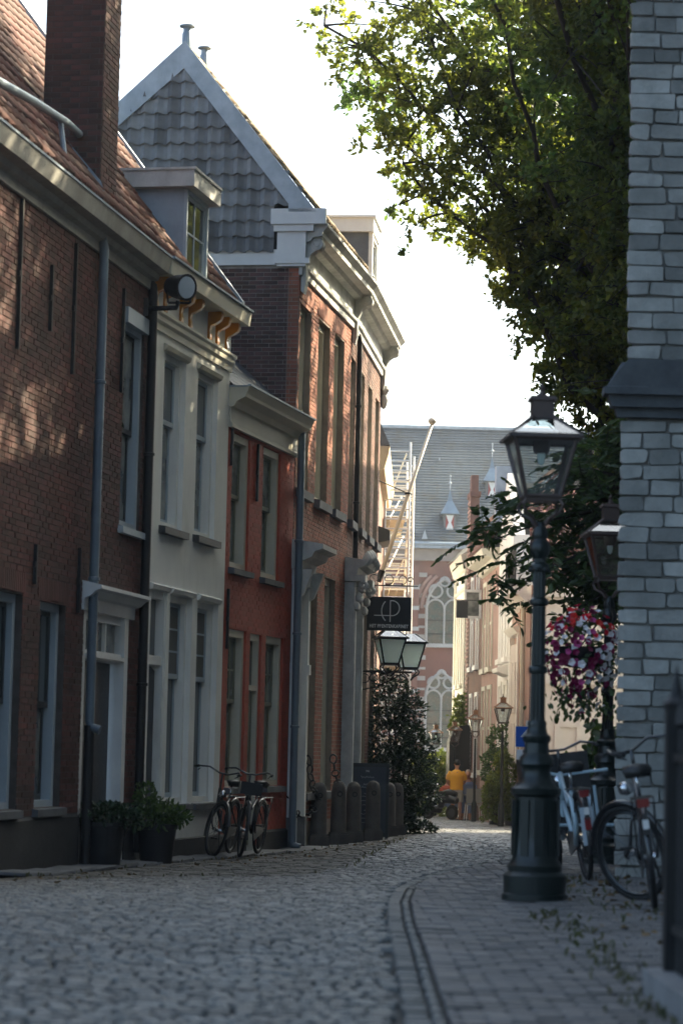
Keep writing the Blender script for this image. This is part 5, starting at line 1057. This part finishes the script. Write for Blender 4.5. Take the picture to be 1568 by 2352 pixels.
# big oak whose crown hangs over the street
_,n1=tree('oak_tree','large oak tree with backlit yellow-green crown overhanging the street',(6.2,40.5,-.2),(5.4,40.2,6.5),
 [((-.45,39.2,12.1),.95,1.5),((.25,40.0,11.35),.9,1.6),((.6,39,13.2),1.3,1.6),((.95,39.6,10.1),.8,1.3),((1.75,39.4,11.6),1.2,1.9),((1.7,41,9.4),.75,1.3),((2.4,40.2,10.6),1.2,1.9),((2.5,38.8,12.6),1.3,1.7),((2.7,40.6,8.6),.75,1.3),((3.4,39.4,9.6),1.2,2.0),((3.5,41.5,8.0),.9,1.6),((3.2,40.5,6.9),.75,1.3),((4.2,39.2,11.2),1.4,2.0),((4.2,40,7.4),1.0,1.7),((3.6,40.2,5.9),.8,1.4),((4.4,40.6,5.4),.9,1.4),((5.2,39.5,9.0),1.3,1.6),((3.4,38,14.2),1.6,1.5),((5.5,39,13),1.7,1.6),
  ((1.6,36.0,12.4),1.4,.7),((3.2,31.6,10.9),1.0,1.1),((4.0,32.6,11.6),1.1,1.0),((2.6,34.2,13.4),1.5,1.2),((4.8,33.6,12.8),1.3,.5),((6.2,35.5,9.0),1.2,.5),((6.4,33.8,11.6),1.6,1.2),((3.8,43.2,11.4),1.3,1.0),((5.4,43.5,9.2),1.5,1.2),((2.0,32,14),1.5,2.6),((3.6,32,15),1.7,2.6),((.8,33.5,14.6),1.4,2.6),((4.6,31,13.6),1.6,2.6),((3.0,34.5,16),1.7,2.6),((2.2,30.2,13.2),1.3,1.8),((3.4,29.2,12.8),1.4,1.8),((1.0,35.5,15.6),1.5,2.4),((3.6,30.5,14.2),1.6,2.4),((2.4,33.4,13.6),1.2,1.2),((5.0,33,15),1.7,2.2),((1.6,31.2,15.2),1.5,2.2),((2.8,32,17),1.7,2.2),((1.5,29.5,13.8),1.4,2.2),((3,30.5,15.8),1.6,2.2),((4.5,31.5,16.8),1.7,2.0),((2.4,28.4,14.6),1.5,2.0),((3.5,44.5,11),1.2,1.5),((3.2,46.0,10.6),1.1,1.3),((4.2,47.5,11.5),1.3,1.4),((4.0,45.5,12.8),1.3,1.4),((4.4,50,12),1.3,1.2),((4.6,39.6,6.6),1.0,1.5),((4.2,38.6,8.6),1.2,1.6),((5.0,40.4,4.6),.9,1.2),((2.2,39.6,12.0),1.2,1.4),((1.0,39.0,12.4),1.1,1.4),((4.8,34.0,7.6),1.1,.8),((5.8,32.8,8.0),1.2,.9)],  # includes limbs above the view, added to shade the left roofs and walls
 'leaf_oak',.105,16,.22,5.6,.34,.12,1.0,.62)
# second, darker tree with long pinnate leaves, low over the pavement
def pinnate(name,label,base,tips,mat):
    t=empty(name,base,0,label,'tree'); B=Vector(base); tk=MB(); top=Vector((0,0,4.2)); tk.tube(bez((0,0,-.2),top,0,8,.1),[.14-.008*i for i in range(9)],10); P=[];D=[]
    for e in tips:
        e=Vector(e)-B; pts=bez(top*R.uniform(.6,1),e,R.uniform(.25,.6),12,.2); tk.tube(pts,[.05-.0036*i for i in range(13)],6)
        for k in range(34):
            q=pts[R.randint(4,12)]; ax=Vector((R.gauss(-.25,.8),R.gauss(0,.8),R.gauss(-.1,.35))).normalized(); L=R.uniform(.28,.55); q=q+Vector((R.gauss(0,.16),R.gauss(0,.2),R.gauss(0,.16)))
            sd=ax.cross(Vector((0,0,1))).normalized(); tk.tube([q,q+ax*L*.5,q+ax*L-Vector((0,0,.06))],.004,4,cap=False)
            for j in range(7):
                u=.15+.85*j/6; p=q+ax*L*u-Vector((0,0,.06*u*u))
                for s in ((-1,1) if j<6 else (0,)):
                    P.append(tuple(p)); dd=sd*s*.9+ax*.55-Vector((0,0,.28)); D.append(tuple(dd))
    tk.build('trunk','bark',t,True); leaf_field('crown',mat,t,np.array(P),np.array(D),.135,.42,.2,jit=.3); return t
pinnate('walnut_tree','smaller dark green tree with long leaflets, branches reaching in front of the far row',(4.5,32.5,-.1),
 [(1.75,32,3.55),(1.95,32.4,3.95),(2.05,31.6,3.0),(2.3,32.2,3.3),(2.45,31.8,4.1),(2.6,32.8,3.55),(2.75,31.5,4.5),(2.8,32.2,3.1),(3.0,32.6,3.8),(3.15,31.8,2.95),(3.2,32.4,4.6),(3.35,31.6,3.5),(3.4,32.8,4.1),(2.9,31.6,2.75),(3.5,32,5.1),(3.0,33,5.0),(3.3,31.9,5.4),(2.95,32.1,2.3)],'leaf_dark')
mp_=empty('maple_sapling',(2.75,25.6,G(2.75,25.6)),0,'leafy sapling with broad dark leaves beneath the flower basket','sapling')
MB().tube([(0,0,0),(-.03,0,.8),(-.1,0,1.6)],[.02,.016,.01],6).build('stem','bark',mp_); cs=[(R.gauss(-.12,.13),R.gauss(0,.1),R.uniform(.75,1.3)) for _ in range(60)]
P,D=sprays(cs,0,4,.12,.5); leaf_field('foliage','leaf_dark',mp_,P,D,.12,.85,.2)
# flower basket on the second lamp
fb=empty('flower_basket',(2.28,24.55,1.95),0,'hanging basket of pink, white and red petunias on the half-hidden lamp','flowers')
MB().lathe([(.05,-.14),(.16,-.12),(.24,-.02),(.26,.06),(.24,.06)],16).tube([(.24,0,.05),(.3,.05,.35),(.27,.2,.5)],.012,5).build('bowl','iron',fb)
P=[];D=[]
for _ in range(350):
    d=np.array([R.gauss(0,1),R.gauss(0,1),R.gauss(.05,1)]); d/=np.linalg.norm(d); r=R.uniform(.15,.36); P.append(d*r*np.array([1.0,.85,1.18])); D.append(d+np.array([R.gauss(0,.6),R.gauss(0,.6),-.3]))
for _ in range(160): P.append((R.gauss(0,.2),R.gauss(-.1,.12),R.uniform(-.62,-.3))); D.append((R.gauss(0,.5),R.gauss(0,.5),-1))
leaf_field('foliage','leaf_dark',fb,np.array(P),np.array(D),.07,.6,.2)
def petal(mat,v):
    m=MB(); N=15; ring=[]
    for k in range(N):
        a=2*math.pi*k/N; r=.034*(1+.13*math.cos(5*a)); ring.append((r*math.cos(a),r*math.sin(a),.010))
    m.add([(0,0,-.012)]+[(x*.35,y*.35,.003) for x,y,z in ring]+ring,[(0,1+k,1+(k+1)%N) for k in range(N)]+[(1+k,1+N+k,1+N+(k+1)%N,1+(k+1)%N) for k in range(N)],v); return mk_mesh('flower',m.v,m.f,m.c,mat,True)
FM={k:[petal(k,v) for v in (.15,.5,.85)] for k in ('petal_white','petal_pink','petal_rose','petal_red')}
for i in range(290):
    d=Vector((R.gauss(0,1),R.gauss(-.55,.8),R.gauss(-.05,1))).normalized(); p=Vector((d.x*.365,d.y*.31,d.z*.43)); p*=R.uniform(.9,1.06)
    if p.z<-.3 and R.random()<.4: p.z-=R.uniform(0,.2)
    wq=d.x*.9+.25*d.z*-1+R.gauss(0,.35)
    k='petal_white' if (wq>.35 and d.z<.6) or R.random()<.16 else ('petal_red' if (d.z>.3 and R.random()<.5) else ('petal_rose' if R.random()<.15 else 'petal_pink'))
    n=(d+Vector((R.gauss(0,.3),R.gauss(-.2,.3),R.gauss(0,.3)))).normalized(); inst(R.choice(FM[k]),'flower',fb,M=Matrix.Translation(p)@n.to_track_quat('Z','Y').to_matrix().to_4x4()@Matrix.Scale(R.uniform(.8,1.15),4))
# holly bush
def bush(name,label,base,blobs,mat,leaf,n,stem=True,width=.5,cat='bush'):
    t=empty(name,base,0,label,cat); P=[];D=[]; tot=sum(b[3]**2 for b in blobs)
    for cx,cy,cz,r,sz in blobs:
        for _ in range(int(n*r*r/tot)):
            d=np.array([R.gauss(0,1),R.gauss(0,1),R.gauss(0,1)]); d/=np.linalg.norm(d); q=r*R.uniform(.55,1.05)**.6*(1+.18*math.sin(7*d[0]+cx)+.15*math.sin(9*d[2]+cz*3))
            P.append((cx+d[0]*q,cy+d[1]*q,cz+d[2]*q*sz)); D.append(d+RN.normal(scale=.7,size=3))
    leaf_field('foliage',mat,t,np.array(P),np.array(D),leaf,width,.3)
    if stem:
        m=MB()
        for cx,cy,cz,r,sz in blobs: m.tube(bez((R.uniform(-.05,.05),0,0),(cx,cy,cz),.1,6,.08),[.03-.003*i for i in range(7)],6)
        m.build('stems','bark',t,True)
    return t
bush('holly_bush','glossy dark holly bush growing against the restaurant wall',(1.15,48.2,G(1.15,48.2)),[(-.15,0,.5,.5,1.1),(.1,0,1.1,.55,1.2),(-.1,0,1.75,.52,1.2),(.28,.1,1.55,.38,1.1),(-.1,.1,2.35,.42,1.2),(.2,0,2.3,.26,1.3),(-.3,0,2.75,.22,1.3),(.42,0,.75,.32,1),(.48,-.1,.12,.2,.7),(.05,-.1,.2,.4,.7)],'leaf_holly',.072,13000)
def potted(x,y,label,r,hh,blobs,mat,n,leaf):
    t=bush('potted_plant',label,(x,y,G(x,y)),[(a,b,c+hh,d,e) for a,b,c,d,e in blobs],mat,leaf,n,True,.5,'plant')
    m=MB().lathe([(r*.76,0),(r*.78,.01),(r*.97,hh-.06),(r*1.04,hh-.055),(r*1.04,hh),(r*.97,hh),(r*.93,hh-.05)],28); m.build('pot','pot_black',t,40); MB().lathe([(r*.93,hh-.06),(0,hh-.055)],20).build('soil','soil',t)
potted(-2.50,28.6,'low trailing plant in a black tub beside the dark door',.235,.50,[(-.12,0,.06,.2,.55),(.14,0,.08,.2,.55),(0,-.1,.1,.2,.5),(-.28,0,.0,.13,.6),(.3,0,.02,.12,.6)],'leaf_holly',1300,.065)
potted(-2.06,30.6,'leafy green shrub in a black tub before the white house',.235,.46,[(-.08,0,.14,.18,.9),(.12,0,.12,.17,.8),(-.14,0,.34,.12,1.1),(0,-.1,.06,.2,.6),(.26,0,.1,.11,.7),(-.26,0,.06,.1,.8)],'leaf_dark',1000,.075)
# greenery at the far end
bush('terrace_shrub','tall leafy shrub in front of the right row, near the planter',(3.98,63.5,G(4,63.5)),[(-.15,0,.4,.28,1),(.08,0,.7,.32,1),(-.05,0,1.05,.27,1),(.2,.2,1.3,.27,1.2),(.25,0,.45,.32,1),(-.22,0,.75,.2,1),(.05,.1,1.6,.2,1)],'leaf_light',.085,4500)
bush('climbing_plant','green climbing plant on the portal house wall above the shrub',(4.2,66.2,G(4.2,66.2)),[(-.1,0,1.4,.4,1.2),(0,0,2.0,.35,1.3),(0,0,.8,.4,1)],'leaf_dark',.11,2600)
bush('hedge_plants','green terrace plants below the church window at the far left',(3.0,84,G(3,84)),[(-.3,0,.5,.6,1),(.4,0,.6,.6,1),(.1,0,1.3,.5,1),(.7,0,1.5,.45,1.1),(-.5,0,1.2,.4,1)],'leaf_light',.13,4200)
bush('hanging_greenery','bright green plant hanging on the facade above the arched canopy',(4.05,82.5,G(4.05,82.5)),[(-.1,0,2.9,.4,1),(.2,0,3.2,.45,1),(.0,0,3.5,.35,1),(.3,0,2.7,.35,1)],'leaf_light',.12,2600,False)
bush('tall_hedge','dense green hedge behind the seated people at the street end',(3.45,88,G(3.45,88)),[(-.3,0,.6,.6,1),(.4,0,.7,.6,1),(.0,0,1.5,.5,1),(-.6,0,1.4,.45,1)],'leaf_light',.13,3800)
t=bush('planter_box','low green plant in a grey tapered planter by the bollard',(4.35,64.6,G(4.35,64.6)),[(0,0,.62,.28,.8),(.12,0,.5,.22,.8)],'leaf_light',.09,900,True,.5,'plant'); MB().hexa([(-.16,-.16,0),(.16,-.16,0),(.16,.16,0),(-.16,.16,0),(-.24,-.24,.46),(.24,-.24,.46),(.24,.24,.46),(-.24,.24,.46)]).build('planter','grey_stone',t)
# tufts of weeds in the joints and litter of dry leaves
P=[];D=[]
for _ in range(350):
    k=R.random()
    if k<.45: y=R.uniform(9.5,17); x=1.28+R.gauss(0,.09)+.0*y; x=x+.02*(y-11)
    elif k<.7: y=R.uniform(15,21.5); x=R.uniform(1.75,2.4)
    elif k<.85: y=R.uniform(24,43); x=xl(y)+R.gauss(0,.05)
    else: y=R.uniform(24.5,40); x=facX(y)+.46+R.gauss(0,.03)
    P.append((x,y,G(x,y)-.01)); D.append((R.gauss(0,.6),R.gauss(0,.6),1))
wo=leaf_field('weeds','weed',None,np.array(P),np.array(D),.06,.3,.3); tag(wo,'small weeds growing in the paving joints','weeds',kind='stuff')
P=[];D=[]
for _ in range(240):
    if R.random()<.5: y=R.uniform(14,22); x=R.uniform(1.6,2.5)
    else: y=R.uniform(23,42); x=facX(y)+R.uniform(.1,1.3)
    P.append((x,y,G(x,y)+.008)); D.append((R.gauss(0,1),R.gauss(0,1),.06))
wo=leaf_field('leaf_litter','litter',None,np.array(P),np.array(D),.055,.6,.1); tag(wo,'dry brown leaves lying on the paving','leaves',kind='stuff')
